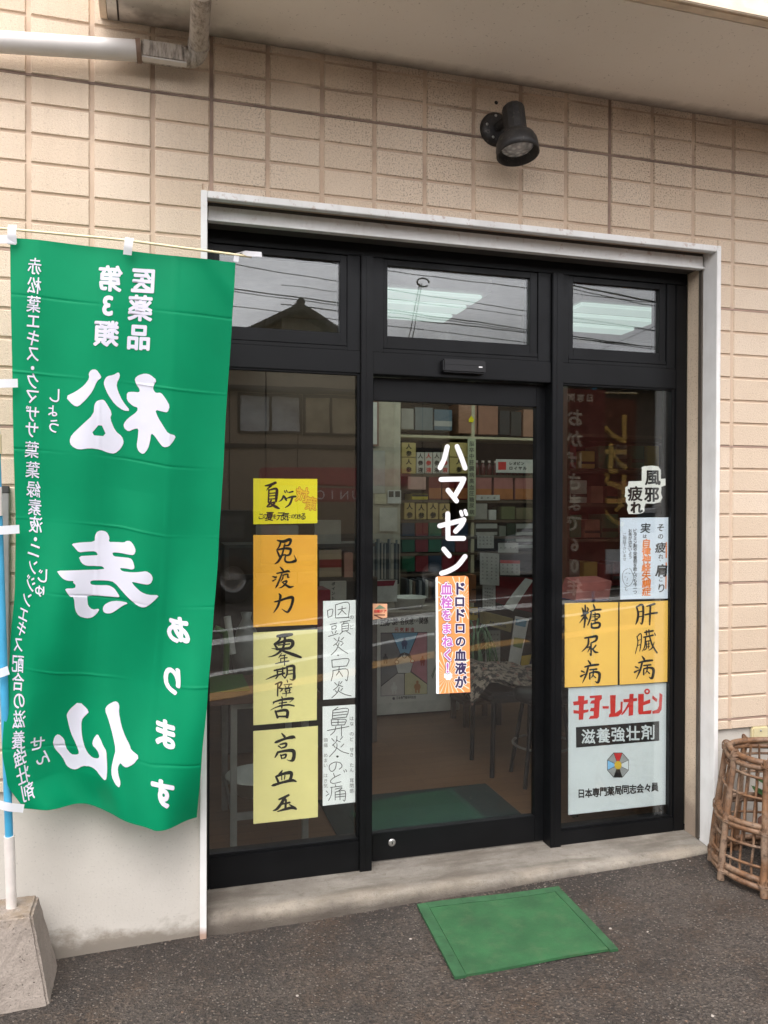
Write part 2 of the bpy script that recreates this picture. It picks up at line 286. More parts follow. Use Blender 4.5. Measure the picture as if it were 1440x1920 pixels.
# ------------------------------------------------------------------ objects
def tag(o, label=None, cat=None, group=None, kind=None):
    if label: o['label'] = label
    if cat: o['category'] = cat
    if group: o['group'] = group
    if kind: o['kind'] = kind
    return o
def thing(name, label, cat, loc=(0, 0, 0), group=None):
    o = bpy.data.objects.new(name, None); COL.objects.link(o); o.location = loc; o.empty_display_size = 0.1
    return tag(o, label, cat, group)
class MB:
    """Collects faces in world coordinates, then becomes ONE mesh object."""
    def __init__(s): s.v, s.f, s.mi, s.sm, s.mats = [], [], [], [], []
    def idx(s, m):
        if m not in s.mats: s.mats.append(m)
        return s.mats.index(m)
    def add(s, verts, faces, m, smooth=False):
        o = len(s.v); s.v += [tuple(v) for v in verts]; k = s.idx(m)
        for f in faces: s.f.append(tuple(o + i for i in f)); s.mi.append(k); s.sm.append(smooth)
        return s
    def box(s, a, b, m, bev=0.0):
        (x0, y0, z0), (x1, y1, z1) = [min(p, q) for p, q in zip(a, b)], [max(p, q) for p, q in zip(a, b)]
        if bev <= 0:
            v = [(x, y, z) for z in (z0, z1) for y in (y0, y1) for x in (x0, x1)]
            return s.add(v, [(0, 2, 3, 1), (4, 5, 7, 6), (0, 1, 5, 4), (2, 6, 7, 3), (0, 4, 6, 2), (1, 3, 7, 5)], m)
        bm = bmesh.new(); bmesh.ops.create_cube(bm, size=1)
        for v in bm.verts: v.co = Vector(((x0 + x1) / 2 + v.co.x * (x1 - x0), (y0 + y1) / 2 + v.co.y * (y1 - y0), (z0 + z1) / 2 + v.co.z * (z1 - z0)))
        bv = min(bev, (x1 - x0) * .45, (y1 - y0) * .45, (z1 - z0) * .45)
        bmesh.ops.bevel(bm, geom=list(bm.edges), offset=bv, segments=2, affect='EDGES')
        return s.bm(bm, m)
    def bm(s, bm, m, smooth=False):
        bm.verts.index_update(); s.add([v.co.copy() for v in bm.verts], [[v.index for v in f.verts] for f in bm.faces], m, smooth); bm.free(); return s
    def hexa(s, c8, m):                          # 8 corners: bottom ring 4, top ring 4
        return s.add(c8, [(3, 2, 1, 0), (4, 5, 6, 7), (0, 1, 5, 4), (1, 2, 6, 5), (2, 3, 7, 6), (3, 0, 4, 7)], m)
    def tube(s, pts, r, m, n=10, closed=False, cap=True):
        pts = [Vector(p) for p in pts]; N = len(pts); rs = r if isinstance(r, (list, tuple)) else [r] * N
        rings = []; up = Vector((0, 0, 1)); prev = None
        for i, p in enumerate(pts):
            d = (pts[(i + 1) % N] - pts[i - 1]) if closed else (pts[min(i + 1, N - 1)] - pts[max(i - 1, 0)])
            d.normalize()
            if prev is None:
                a = d.cross(up if abs(d.z) < 0.9 else Vector((1, 0, 0))).normalized()
            else: a = (prev - d * prev.dot(d)).normalized()
            prev = a; b = d.cross(a)
            rings.append([p + (a * math.cos(t) + b * math.sin(t)) * rs[i] for t in [2 * math.pi * k / n for k in range(n)]])
        v = [q for g in rings for q in g]; f = []
        for i in range(N if closed else N - 1):
            j = (i + 1) % N
            for k in range(n): f.append((i * n + k, i * n + (k + 1) % n, j * n + (k + 1) % n, j * n + k))
        s.add(v, f, m, True)
        if cap and not closed:
            s.add(rings[0], [tuple(range(n))[::-1]], m); s.add(rings[-1], [tuple(range(n))], m)
        return s
    def lathe(s, prof, c, ax, m, n=28, smooth=True):   # prof: (radius, distance along ax)
        ax = Vector(ax).normalized(); c = Vector(c)
        a = ax.cross(Vector((0, 0, 1)) if abs(ax.z) < 0.9 else Vector((1, 0, 0))).normalized(); b = ax.cross(a)
        v, f = [], []
        for r, h in prof:
            for k in range(n):
                t = 2 * math.pi * k / n; v.append(c + ax * h + (a * math.cos(t) + b * math.sin(t)) * r)
        for i in range(len(prof) - 1):
            for k in range(n): f.append((i * n + k, i * n + (k + 1) % n, (i + 1) * n + (k + 1) % n, (i + 1) * n + k))
        return s.add(v, f, m, smooth)
    def poly(s, loops, m):                        # flat polygon (3-D points), first loop outer, others holes
        loops = [[Vector(p) for p in l] for l in loops]
        tri = tessellate_polygon(loops); flat = [p for l in loops for p in l]
        return s.add(flat, [tuple(t) for t in tri], m)
    def build(s, name, parent=None, bevel=0.0):
        me = bpy.data.meshes.new(name); base = Vector(parent.matrix_world.translation) if parent else Vector()
        if parent:
            p = parent; base = Vector()
            while p: base += Vector(p.location); p = p.parent
        me.from_pydata([tuple(Vector(v) - base) for v in s.v], [], s.f); me.update()
        for m in s.mats: me.materials.append(m)
        me.polygons.foreach_set('material_index', s.mi); me.polygons.foreach_set('use_smooth', s.sm)
        o = bpy.data.objects.new(name, me); COL.objects.link(o)
        if parent: o.parent = parent
        if bevel:
            b = o.modifiers.new('bevel', 'BEVEL'); b.width = bevel; b.segments = 2; b.limit_method = 'ANGLE'
        return o
def box(name, a, b, m, parent=None, bev=0.0): return MB().box(a, b, m, bev).build(name, parent)

# ------------------------------------------------------------------ writing
_gl = {}
def glyph(ch, bold=0.0):
    k = (ch, bold)
    if k not in _gl:
        c = bpy.data.curves.new('glyph', 'FONT'); c.body = ch; c.size = 1; c.resolution_u = 4; c.offset = bold
        o = bpy.data.objects.new('glyph', c); COL.objects.link(o)
        dg = bpy.context.evaluated_depsgraph_get(); me = o.evaluated_get(dg).to_mesh()
        v = [(p.co.x, p.co.y) for p in me.vertices]; f = [tuple(p.vertices) for p in me.polygons]
        bpy.data.objects.remove(o); bpy.data.curves.remove(c)
        if v:
            cx = (min(p[0] for p in v) + max(p[0] for p in v)) / 2; cyy = (min(p[1] for p in v) + max(p[1] for p in v)) / 2
            v = [(p[0] - cx, p[1] - cyy) for p in v]
        _gl[k] = (v, f)
    return _gl[k]
def dirs(bold):
    return [(0, 0)] + ([(bold * math.cos(k * math.pi / 4), bold * math.sin(k * math.pi / 4)) for k in range(8)] if bold else [])
def put(mb, F, ch, x, y, sx, sy, m, bold=0.0, mirror=False, shear=0.0, rot=0.0):
    """One character centred on pixel (x, y), em size sx by sy pixels, laid on the surface F(px, py)."""
    v, f = glyph(ch); c, sn = math.cos(rot), math.sin(rot)
    for q, (ox, oy) in enumerate(dirs(bold)):
        out = []
        for a, b in v:
            a, b = a + ox, b + oy; a += shear * b; a, b = a * c - b * sn, a * sn + b * c
            out.append(F(x + (-a if mirror else a) * sx, y - b * sy) + Vector((0, -0.00002 * q, 0)))
        mb.add(out, f, m)
def column(mb, F, text, x, y0, y1, s, m, bold=0.0, x1=None, sx=None, **k):
    n = len(text)
    for i, ch in enumerate(text):
        t = i / max(1, n - 1)
        if ch != ' ': put(mb, F, ch, x + ((x1 if x1 is not None else x) - x) * t, y0 + (y1 - y0) * t, sx or s, s, m, bold, **k)
def row(mb, F, text, x0, x1, y, s, m, bold=0.0, y1=None, sy=None, **k):
    n = len(text)
    for i, ch in enumerate(text):
        t = i / max(1, n - 1)
        if ch != ' ': put(mb, F, ch, x0 + (x1 - x0) * t, y + ((y1 if y1 is not None else y) - y) * t, s, sy or s, m, bold, **k)
def stroke(pts, w=None):
    """Smooth a hand-drawn stroke ((x, y, width) points) and return its outline quads."""
    P = [(p[0], p[1], p[2] if len(p) > 2 else w) for p in pts]; S = []
    for i in range(len(P) - 1):
        p0, p1, p2, p3 = P[max(i - 1, 0)], P[i], P[i + 1], P[min(i + 2, len(P) - 1)]
        for k in range(6):
            t = k / 6
            S.append(tuple(0.5 * ((2 * b) + (-a + c) * t + (2 * a - 5 * b + 4 * c - d) * t * t + (-a + 3 * b - 3 * c + d) * t ** 3) for a, b, c, d in zip(p0, p1, p2, p3)))
    S.append(P[-1]); L, Rr = [], []
    for i, (x, y, ww) in enumerate(S):
        a, b = S[max(i - 1, 0)], S[min(i + 1, len(S) - 1)]; dx, dy = b[0] - a[0], b[1] - a[1]; d = math.hypot(dx, dy) or 1
        L.append((x - dy / d * ww / 2, y + dx / d * ww / 2)); Rr.append((x + dy / d * ww / 2, y - dx / d * ww / 2))
    return L, Rr, S
def brush(mb, F, strokes, m, org, sc, w=None, off=(0, 0)):
    T = lambda p: F(org[0] + (p[0] + off[0]) / sc, org[1] + (p[1] + off[1]) / sc)
    for q, st in enumerate(strokes):
        L, Rr, S = stroke(st, w); n = len(L); v = []
        for a, b in zip(L, Rr): v += [T(a), T(b)]
        lift = Vector((0, -0.00003 * (q % 12), 0)); v = [p + lift for p in v]
        mb.add(v, [(2 * i, 2 * i + 1, 2 * i + 3, 2 * i + 2) for i in range(n - 1)], m)
        for (x, y, ww), sg in ((S[0], 0), (S[-1], 1)):          # round ends
            if ww < 1: continue
            ring = [T((x + math.cos(t) * ww / 2, y + math.sin(t) * ww / 2)) + lift + Vector((0, -0.00001, 0)) for t in [k * math.pi / 5 for k in range(10)]]
            mb.add(ring, [tuple(range(10))], m)

# ================================================================== THE SETTING
XL, XR, ZT = 0.104, 2.329, 2.697               # outer edges of the white casing round the opening
b = MB()
xs = [-150, -2, 4, 150]; ys = [-150, -0.02, 0.5]
b.add([(x, y, ground_z(max(-2, min(4, x)))) for y in ys for x in xs], [(j * 4 + i, j * 4 + i + 1, j * 4 + i + 5, j * 4 + i + 4) for j in range(2) for i in range(3)], M['asphalt'])
tag(b.build('ground'), kind='structure')
b = MB(); paint = plain('road_paint', srgb(196, 196, 192), 0.7, bump=0.3); ypaint = plain('yellow_road_paint', srgb(176, 134, 74), 0.7)
def roadline(p, q, w, m):                      # p, q: photo pixels of the line as seen mirrored in the glass
    A, B = [atz(*k, -0.02) for k in (p, q)]; A.y = 0.41 - A.y; B.y = 0.41 - B.y
    d = (B - A).normalized(); A -= d * 3.0; B += d * 9; n = Vector((-d.y, d.x, 0)) * w / 2
    v = [A + n, A - n, B - n, B + n]
    N = 14; pts = []
    for i in range(N + 1):
        t = i / N
        for k in (v[0].lerp(v[3], t), v[1].lerp(v[2], t)): pts.append((k.x, k.y, ground_z(max(-2, min(4, k.x))) + 0.004))
    b.add(pts, [(2 * i, 2 * i + 1, 2 * i + 3, 2 * i + 2) for i in range(N)], m)
roadline((500, 1176), (850, 1143), 0.13, paint); roadline((500, 1197), (850, 1163), 0.36, paint)
roadline((500, 1252), (850, 1200), 0.13, paint); roadline((700, 1262), (900, 1232), 0.26, ypaint)
tag(b.build('road_markings'), kind='structure')

# ------------------------------------------------------------------ the shop building
shop = thing('shop_building', 'beige block-tiled shop building with overhanging upper floor', 'building', (1.2, 0.1, 0))
TW, TH, TX, TZ = 0.2053, 0.101, -0.4738, 3.034
OPEN = (XL + 0.008, XR - 0.008, ZT - 0.008)
b = MB(); PT = 0.567
def tile(x0, x1, z0, z1):
    if x1 - x0 < 0.02 or z1 - z0 < 0.012: return
    ch = 0.0035; y1 = 0.0058
    v = [(x0, y1, z0), (x1, y1, z0), (x1, y1, z1), (x0, y1, z1), (x0 + ch, 0, z0 + ch), (x1 - ch, 0, z0 + ch), (x1 - ch, 0, z1 - ch), (x0 + ch, 0, z1 - ch)]
    b.add(v, [(4, 5, 6, 7), (0, 1, 5, 4), (1, 2, 6, 5), (2, 3, 7, 6), (3, 0, 4, 7)], M['tile'])
for k in range(-14, 26):
    for i in range(-16, 26):
        x0, x1 = TX + k * TW + 0.0075, TX + (k + 1) * TW - 0.0075; z1, z0 = TZ - i * TH - 0.004, TZ - (i + 1) * TH + 0.004
        z0 = max(z0, PT)
        if z1 - z0 < 0.01: continue
        if x1 > OPEN[0] and x0 < OPEN[1] and z0 < OPEN[2]:
            if x0 < OPEN[0]: tile(x0, OPEN[0], z0, z1)
            if x1 > OPEN[1]: tile(OPEN[1], x1, z0, z1)
            if z1 > OPEN[2]: tile(max(x0, OPEN[0]), min(x1, OPEN[1]), OPEN[2], z1)
        else: tile(x0, x1, z0, z1)
WX0, WX1, WZ1 = TX - 14 * TW, TX + 26 * TW, 4.65
for (x0, x1, z0, z1) in ((WX0, OPEN[0] + .01, PT, WZ1), (OPEN[1] - .01, WX1, PT, WZ1), (OPEN[0] + .01, OPEN[1] - .01, OPEN[2] - .002, WZ1)):
    b.box((x0, 0.006, z0), (x1, 0.19, z1), M['grout'])
for k in range(-13, 26, 8):                     # vertical sealant joints between siding panels
    x = TX + k * TW
    segs = [(PT, WZ1)] if not (OPEN[0] < x < OPEN[1]) else [(OPEN[2], WZ1)]
    for z0, z1 in segs: b.box((x - 0.0055, 0.0035, z0), (x + 0.0055, 0.0055, z1), M['joint'])
for i in range(-12, 26, 6):
    z = TZ - i * TH
    for x0, x1 in ([(WX0, WX1)] if z > OPEN[2] else [(WX0, OPEN[0]), (OPEN[1], WX1)]):
        if z > PT: b.box((x0, 0.003, z - 0.0045), (x1, 0.0052, z + 0.0045), M['joint'])
b.build('tiled_wall', shop)
for x0, x1 in ((WX0, XL + 0.004), (XR - 0.004, WX1)): box('plinth', (x0, 0.016, -0.25), (x1, 0.185, PT - 0.003), M['plinth'], shop)
b = MB()
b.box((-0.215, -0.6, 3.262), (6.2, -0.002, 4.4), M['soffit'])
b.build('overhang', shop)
b = MB(); fm = plain('fascia_paint', srgb(226, 208, 184), 0.8, bump=0.3)
b.box((-0.24, -0.64, 3.262), (6.2, -0.602, 4.4), fm, 0.004)
b.box((-0.24, -0.655, 3.262), (6.2, -0.641, 3.285), fm, 0.003)
for k in range(12): b.box((0.05 + k * 0.5, -0.6445, 3.29), (0.062 + k * 0.5, -0.6405, 4.4), M['joint'])
b.box((-0.24, -0.6, 3.262), (-0.217, -0.003, 4.4), fm)
b.build('fascia', shop)
box('drip_groove', (-0.182, -0.58, 3.2595), (-0.176, -0.01, 3.2617), plain('groove_shade', srgb(58, 48, 42)), shop)  # raised dark strip, its colour standing in for the shade of a recessed groove
# concrete step across the opening
b = MB(); prof = [(0.36, 0.055), (0.19, 0.055), (0.06, 0.050), (0.02, 0.046), (0.002, 0.040), (-0.008, 0.028), (-0.012, 0.0), (-0.014, -0.2), (0.36, -0.2)]
N = 90; v = []; rnd = random.Random(4)
def sn(x, s): return math.sin(x * 9.1 + s) * 0.5 + math.sin(x * 23.7 + 2 * s) * 0.3 + math.sin(x * 57 + 3 * s) * 0.2
for i in range(N + 1):
    x = 0.127 + (2.305 - 0.127) * i / N
    for j, (y, z) in enumerate(prof):
        a = 1 if 2 <= j <= 6 else 0
        chip = max(0, 1 - (x - 0.127) / 0.09) if j in (3, 4, 5, 6) else 0
        v.append((x, y + a * 0.006 * sn(x, j) + chip * 0.02 * (1 + 0.6 * sn(x * 4, j)), z + a * 0.0035 * sn(x, j + 5) - chip * 0.018 * (1 if j < 6 else 0)))
P = len(prof)
b.add(v, [(i * P + j, i * P + j + 1, (i + 1) * P + j + 1, (i + 1) * P + j) for i in range(N) for j in range(P - 1)], M['step'], True)
b.build('step', shop)
for s, x in ((1, 2.312), (-1, 0.118)): box('reveal', (x - 0.006 * s, 0.100, 0.052), (x + 0.06 * s, 0.184, 2.66), M['stucco'], shop)

# room behind the glass
cream = plain('cream_plaster', srgb(206, 196, 172), 0.85, bump=0.2)
tag(box('floor', (-0.9, 0.362, -0.1), (6.0, 4.2, 0.05), M['woodfloor']), kind='structure')
tag(box('ceiling', (-0.9, 0.19, 2.76), (6.0, 4.2, 2.9), plain('ceiling_board', srgb(200, 198, 190), 0.9)), kind='structure')
b = MB()
b.box((-0.9, 4.0, 0.05), (6.0, 4.2, 2.76), cream); b.box((-0.95, 0.19, 0.05), (-0.8, 4.0, 2.76), cream); b.box((5.85, 0.19, 0.05), (6.0, 4.0, 2.76), cream)
b.box((-0.8, 0.19, 0.05), (0.06, 0.36, 2.76), cream); b.box((2.36, 0.19, 0.05), (5.85, 0.36, 2.76), cream)
tag(b.build('interior_wall'), kind='structure')

# ------------------------------------------------------------------ roller shutter housing and its white steel casing
sh = thing('roller_shutter', 'white painted steel shutter casing with rusty top edge framing the shop entrance', 'shutter', (1.2, 0, 2.6))
b = MB(); wm = M['white']
b.box((XL, -0.014, ground_z(XL) - 0.01), (XL + 0.023, 0.075, ZT), wm, 0.002)
b.box((XR - 0.021, -0.014, ground_z(XR) - 0.005), (XR, 0.085, ZT), wm, 0.002)
b.box((XL + 0.0235, -0.013, ZT - 0.026), (XR - 0.0215, 0.020, ZT), wm, 0.002)
b.box((XL + 0.0235, 0.0202, ZT - 0.006), (XR - 0.0215, 0.075, ZT - .001), plain('lip_shade_grey', srgb(96, 92, 88), 0.6))  # dark grey paints in the shade behind the white lip
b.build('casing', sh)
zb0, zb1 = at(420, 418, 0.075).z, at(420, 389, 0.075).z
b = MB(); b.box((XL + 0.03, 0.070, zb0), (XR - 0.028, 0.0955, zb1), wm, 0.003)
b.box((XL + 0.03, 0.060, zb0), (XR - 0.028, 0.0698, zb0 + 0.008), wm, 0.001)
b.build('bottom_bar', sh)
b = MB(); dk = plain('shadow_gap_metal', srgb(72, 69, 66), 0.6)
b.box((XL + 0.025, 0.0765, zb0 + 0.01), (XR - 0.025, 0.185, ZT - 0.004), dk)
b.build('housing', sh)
for x in (XL + 0.026, XR - 0.026): box('guide_rail', (x - 0.004, 0.078, 0.06), (x + 0.004, 0.098, zb0 - 0.001), plain('guide_rail_dark', srgb(92, 84, 76), 0.5, 0.4), sh)

# ------------------------------------------------------------------ shopfront: black aluminium frame
sf = thing('shopfront', 'black aluminium shopfront frame with fixed glass and three transom windows', 'shopfront', (1.2, 0.2, 0.055))
bk = M['black']; Y0, Y1 = 0.188, 0.27; rb = M['rubber']
M1, M2 = (0.752, 0.803), (1.614, 1.667)
def part(name, bars, m=bk, bev=0.0025):
    q = MB()
    for a, c in bars: q.box(a, c, m, bev)
    return q.build(name, sf)
part('mullion', [((M1[0], Y0 - 0.012, 0.05), (M1[1], Y1 + 0.015, 2.575)), ((M1[0] + 0.02, Y0 - 0.0135, 0.05), (M1[0] + 0.023, Y0 - 0.011, 2.575))])
part('mullion', [((M2[0], Y0 - 0.012, 0.05), (M2[1], Y1 + 0.015, 2.575)), ((M2[0] + 0.02, Y0 - 0.0135, 0.05), (M2[0] + 0.023, Y0 - 0.011, 2.575))])
part('head', [((0.128, Y0 - 0.002, 2.5755), (2.306, Y1, 2.66))])
part('jamb', [((0.128, Y0, 0.05), (0.150, Y1, 2.575))]); part('jamb', [((2.248, Y0, 0.05), (2.306, Y1, 2.575)), ((2.230, Y0 + 0.006, 0.125), (2.2478, Y1, 2.098))])
part('header', [((0.1505, Y0, 2.097), (M1[0] - .0005, Y1, 2.187))]); part('header', [((M1[1] + .0005, Y0, 2.097), (M2[0] - .0005, Y1, 2.187))]); part('header', [((M2[1] + .0005, Y0, 2.097), (2.2475, Y1, 2.187))])
part('bottom_rail', [((0.1505, Y0, 0.052), (M1[0] - .0005, Y1, 0.178)), ((0.1505, Y0 + 0.005, 0.178), (M1[0] - .0005, Y1 - 0.02, 0.188))])
part('bottom_rail', [((M2[1] + .0005, Y0, 0.052), (2.2475, Y1, 0.118)), ((M2[1] + .0005, Y0 + 0.005, 0.118), (2.2475, Y1 - 0.02, 0.127))])
def pane(x0, x1, z0, z1, parent, y=0.206, t=0.006, name='glass_pane'): return box(name, (x0, y, z0), (x1, y + t, z1), M['glass'], parent)
pane(0.148, M1[0] + 0.001, 0.186, 2.099, sf); pane(M2[1] - 0.001, 2.232, 0.125, 2.099, sf)
part('glazing_bead', [((M1[0] - 0.010, Y0 + 0.008, 0.1885), (M1[0] - .0002, 0.2055, 2.0965))]); part('glazing_bead', [((0.1505, Y0 + 0.006, 2.089), (M1[0] - .011, 0.2055, 2.0968))])
part('glazing_bead', [((M2[1] + .0005, Y0 + 0.006, 2.089), (2.2295, 0.2055, 2.0968))])
for (fx0, fx1, sx0, sx1, gx0, gx1) in ((0.150, M1[0], 0.160, 0.697, 0.186, 0.668), (M1[1], M2[0], 0.851, 1.551, 0.869, 1.515), (M2[1], 2.248, 1.700, 2.200, 1.725, 2.165)):
    q = MB()
    for a, c in (((fx0 + .0005, Y0 + 0.004, 2.1875), (sx0, Y1, 2.575)), ((sx1, Y0 + 0.004, 2.1875), (fx1 - .0005, Y1, 2.575)), ((sx0, Y0 + 0.004, 2.1875), (sx1, Y1, 2.204))): q.box(a, c, bk, 0.002)
    fr = q.build('window_frame', sf)
    q = MB(); ys0 = Y0 + 0.010
    for a, c in (((sx0 + .001, ys0, 2.206), (gx0, Y1 - .01, 2.574)), ((gx1, ys0, 2.206), (sx1 - .001, Y1 - .01, 2.574)), ((gx0, ys0, 2.206), (gx1, Y1 - .01, 2.258)), ((gx0, ys0, 2.549), (gx1, Y1 - .01, 2.574)), ((sx0 + .001, ys0 - 0.005, 2.206), (sx1 - .001, ys0 - .0003, 2.222))): q.box(a, c, bk, 0.0015)
    q.build('sash', fr)
    pane(gx0 - .003, gx1 + .003, 2.255, 2.552, fr, 0.212)

# sliding door
DY = 0.262
dr = thing('sliding_door', 'black framed glass sliding door with white shop lettering and a green mat in front', 'door', (1.22, DY, 0.055))
q = MB()
for a, c in (((0.775, DY - .018, 0.060), (0.822, DY + .018, 2.093)), ((1.572, DY - .018, 0.060), (1.640, DY + .018, 2.093)), ((0.8225, DY - .018, 1.996), (1.5715, DY + .018, 2.093)), ((0.8225, DY - .018, 0.060), (1.5715, DY + .018, 0.176))): q.box(a, c, bk, 0.002)
q.build('frame', dr)
pane(0.82, 1.574, 0.174, 1.998, dr, DY, 0.006)
lk = at(735, 1580, DY - .018)
q = MB(); q.lathe([(0, -0.004), (0.010, -0.0045), (0.0135, -0.003), (0.016, -0.0005)], lk, (0, 1, 0), M['steel'], 24); q.box((lk.x - 0.0015, lk.y - 0.0052, lk.z - 0.005), (lk.x + 0.0015, lk.y - 0.0046, lk.z + 0.005), M['rubber'])
q.build('lock', dr)
box('track', (0.775, DY - 0.016, 0.0552), (1.64, DY + 0.03, 0.0595), plain('door_track', srgb(120, 116, 110), 0.4, 0.6), dr)
q = MB()
Fd = lambda x, y: at(x, y, DY - 0.0012)
wv = plain('white_vinyl', srgb(240, 238, 238), 0.45)
W_ = 9.3 * 4
for st in ([(635, 470), (612, 560), (580, 628)], [(708, 468), (742, 555), (768, 630)], [(588, 716), (760, 712)], [(760, 712), (738, 760), (685, 850)], [(640, 797), (704, 877)],
           [(578, 1064), (690, 1036), (760, 1018)], [(760, 1018), (738, 1060), (697, 1105)], [(638, 972), (640, 1156)], [(640, 1158), (758, 1158)],
           [(608, 1238), (650, 1288)], [(768, 1293), (712, 1362), (645, 1402), (592, 1420)]):
    brush(q, Fd, [st], wv, (680, 720), 4.0, W_)
for st in ([(736, 957), (745, 984)], [(768, 950), (778, 978)]): brush(q, Fd, [st], wv, (680, 720), 4.0, 26)
for i in range(len(q.v)): q.v[i] = (q.v[i][0], q.v[i][1] - 1.2e-7 * (i % 5000), q.v[i][2])
q.build('lettering', dr)

sn_ = thing('door_sensor', 'small black motion sensor box on the bar above the sliding door', 'sensor', at(871, 686, Y0))
a, c = at(831, 672, Y0 - .03), at(911, 701, Y0 - .03)
box('housing', (a.x, Y0 - 0.034, c.z), (c.x, Y0 - .0002, a.z), M['rubber'], sn_, 0.006)
q = MB(); zz = a.z - 0.022
q.box((a.x + .006, Y0 - .0352, zz - .0015), (c.x - .004, Y0 - .0335, zz), plain('seam_black', srgb(8, 8, 9), 0.3)); q.build('seam', sn_)
box('indicator', (c.x - 0.034, Y0 - .0353, c.z + 0.024), (c.x - 0.018, Y0 - .0335, c.z + 0.029), wv, sn_)

# ------------------------------------------------------------------ wall spotlight
sp = thing('wall_spotlight', 'weathered black spotlight on the tiled wall above the entrance', 'lamp', (1.262, 0, 3.06))
bc = at(930, 242, -0.01)
q = MB(); q.lathe([(0, -0.028), (0.045, -0.027), (0.058, -0.022), (0.066, -0.012), (0.066, 0.0)], (bc.x, 0.0, bc.z), (0, 1, 0), M['lamp'], 36)
for t in range(5): q.lathe([(0, -.003), (.005, -.002), (.006, 0)], (bc.x + 0.046 * math.cos(t * 1.257 + .5), -0.0275, bc.z + 0.046 * math.sin(t * 1.257 + .5)), (0, 1, 0), M['steel'], 10)
q.build('mounting_plate', sp)
axd = Vector((0.035, -0.17, -1)).normalized(); top = at(961.5, 199, -0.118)
q = MB(); q.tube([(bc.x, -0.02, bc.z), (bc.x + .012, -0.07, bc.z + .008), top + axd * 0.07 + Vector((0, 0.02, 0))], [0.02, 0.018, 0.018], M['lamp'], 14); q.build('arm', sp)
q = MB(); q.lathe([(0.0000, 0.0000), (0.0342, 0.0000), (0.0427, 0.0095), (0.0437, 0.0190), (0.0446, 0.1377)], top, axd, M['lamp'], 12, False); q.build('lamp_body', sp)
q = MB(); q.lathe([(0.0437, 0.1121), (0.0532, 0.1178), (0.0693, 0.1330), (0.0789, 0.1539), (0.0822, 0.1805), (0.0826, 0.2042), (0.0779, 0.2042), (0.0760, 0.1805), (0.0646, 0.1710), (0.0000, 0.1672)], top, axd, M['lamp'], 40); q.build('hood', sp)
q = MB(); q.lathe([(0.0000, 0.1890), (0.0285, 0.1881), (0.0522, 0.1824), (0.0608, 0.1748)], top, axd, M['lens'], 32); q.build('lens', sp)
q = MB(); hp = at(930.5, 192.5, 0); q.lathe([(0, -.003), (.007, -.002), (.008, 0.001)], (hp.x, 0, hp.z), (0, 1, 0), M['rubber'], 12)
tag(q.build('wall_plug'), 'small black plug hole in the tile up left of the spotlight', 'plug')

# ------------------------------------------------------------------ drain pipe
dp = thing('drain_pipe', 'pale drain pipe with dirty elbow running along the wall under the overhang', 'pipe', (-0.1, -0.07, 3.1))
p0, p1 = (at(0, 60, -.07) + at(0, 97, -.07)) / 2, (at(255, 77, -.07) + at(255, 113, -.07)) / 2
d = (p1 - p0).normalized(); rr = (at(125, 66, -.07) - at(125, 104, -.07)).length / 2
q = MB(); q.tube([p0 - d * 2.0, p1], rr, M['pipe'], 24); q.build('pipe_run', dp)
p2 = at(352, 99, -.07)
q = MB(); q.tube([p1, p1 + d * 0.016], rr * 1.14, plain('collar_rust', srgb(128, 104, 88), 0.6, bump=.5), 24); q.build('collar', dp)
q = MB(); q.box((p1.x + .0165, -.07 - rr * .8, p1.z - rr * .86), (p2.x - 0.012, -.07 + rr * .7, p1.z + rr * .95), M['pipe_dirty'], 0.006)
q.box((p1.x + .02, -.074 - rr * .86, p1.z - rr * 1.0), (p2.x - 0.004, -.07, p1.z - rr * .865), M['pipe'], 0.002); q.build('fitting', dp)
e0 = Vector((p2.x + 0.006, -0.07, p1.z + 0.004)); 
q = MB(); pts = [e0 + Vector((-0.018, 0, 0))] + [e0 + Vector((0.03 * math.sin(t), -0.035 * (1 - math.cos(t)), 0.03 * (1 - math.cos(t)))) for t in (0.3, .7, 1.1, 1.57)]
q.tube(pts, rr * 1.02, M['pipe_dirty'], 24); q.build('elbow', dp)
e1 = Vector(pts[-1]); e2 = e1 + Vector((-0.012, -0.62, 0.03))
q = MB(); q.tube([e1 + Vector((0, 0.006, 0)), e1 + Vector((0, -0.012, 0.001))], rr * 1.1, M['pipe_dirty'], 24); q.tube([e1.lerp(e2, 0.02), e2], rr * 0.96, M['pipe_dirty'], 24)
q.tube([e1.lerp(e2, .46), e1.lerp(e2, .52)], rr * 1.08, M['pipe'], 24); q.build('pipe_run', dp)

# ------------------------------------------------------------------ banner on its pole, in a cast concrete block
bs = MB(); bx0, bx1, by0, by1 = -0.66, -0.372, -0.262, -0.014; g0 = -0.07
tz = 0.232
ring = lambda x0, x1, y0, y1, z: [(x0, y0, z), (x1, y0, z), (x1, y1, z), (x0, y1, z)]
bm = bmesh.new(); vs = [bm.verts.new(p) for p in ring(bx0, bx1, by0, by1, g0) + ring(-0.585, -0.436, -0.205, -0.060, tz)]
for f in [(3, 2, 1, 0), (4, 5, 6, 7), (0, 1, 5, 4), (1, 2, 6, 5), (2, 3, 7, 6), (3, 0, 4, 7)]: bm.faces.new([vs[i] for i in f])
bmesh.ops.bevel(bm, geom=list(bm.edges), offset=0.008, segments=2, affect='EDGES')
bmesh.ops.subdivide_edges(bm, edges=[e for e in bm.edges if e.calc_length() > .05], cuts=10, use_grid_fill=True)
rnd = random.Random(3)
for v in bm.verts: v.co += Vector((rnd.uniform(-1, 1), rnd.uniform(-1, 1), rnd.uniform(-1, 1))) * 0.0012
bs.bm(bm, M['block'])
tag(bs.build('concrete_block'), 'tapered grey concrete block holding the green banner pole', 'concrete block')

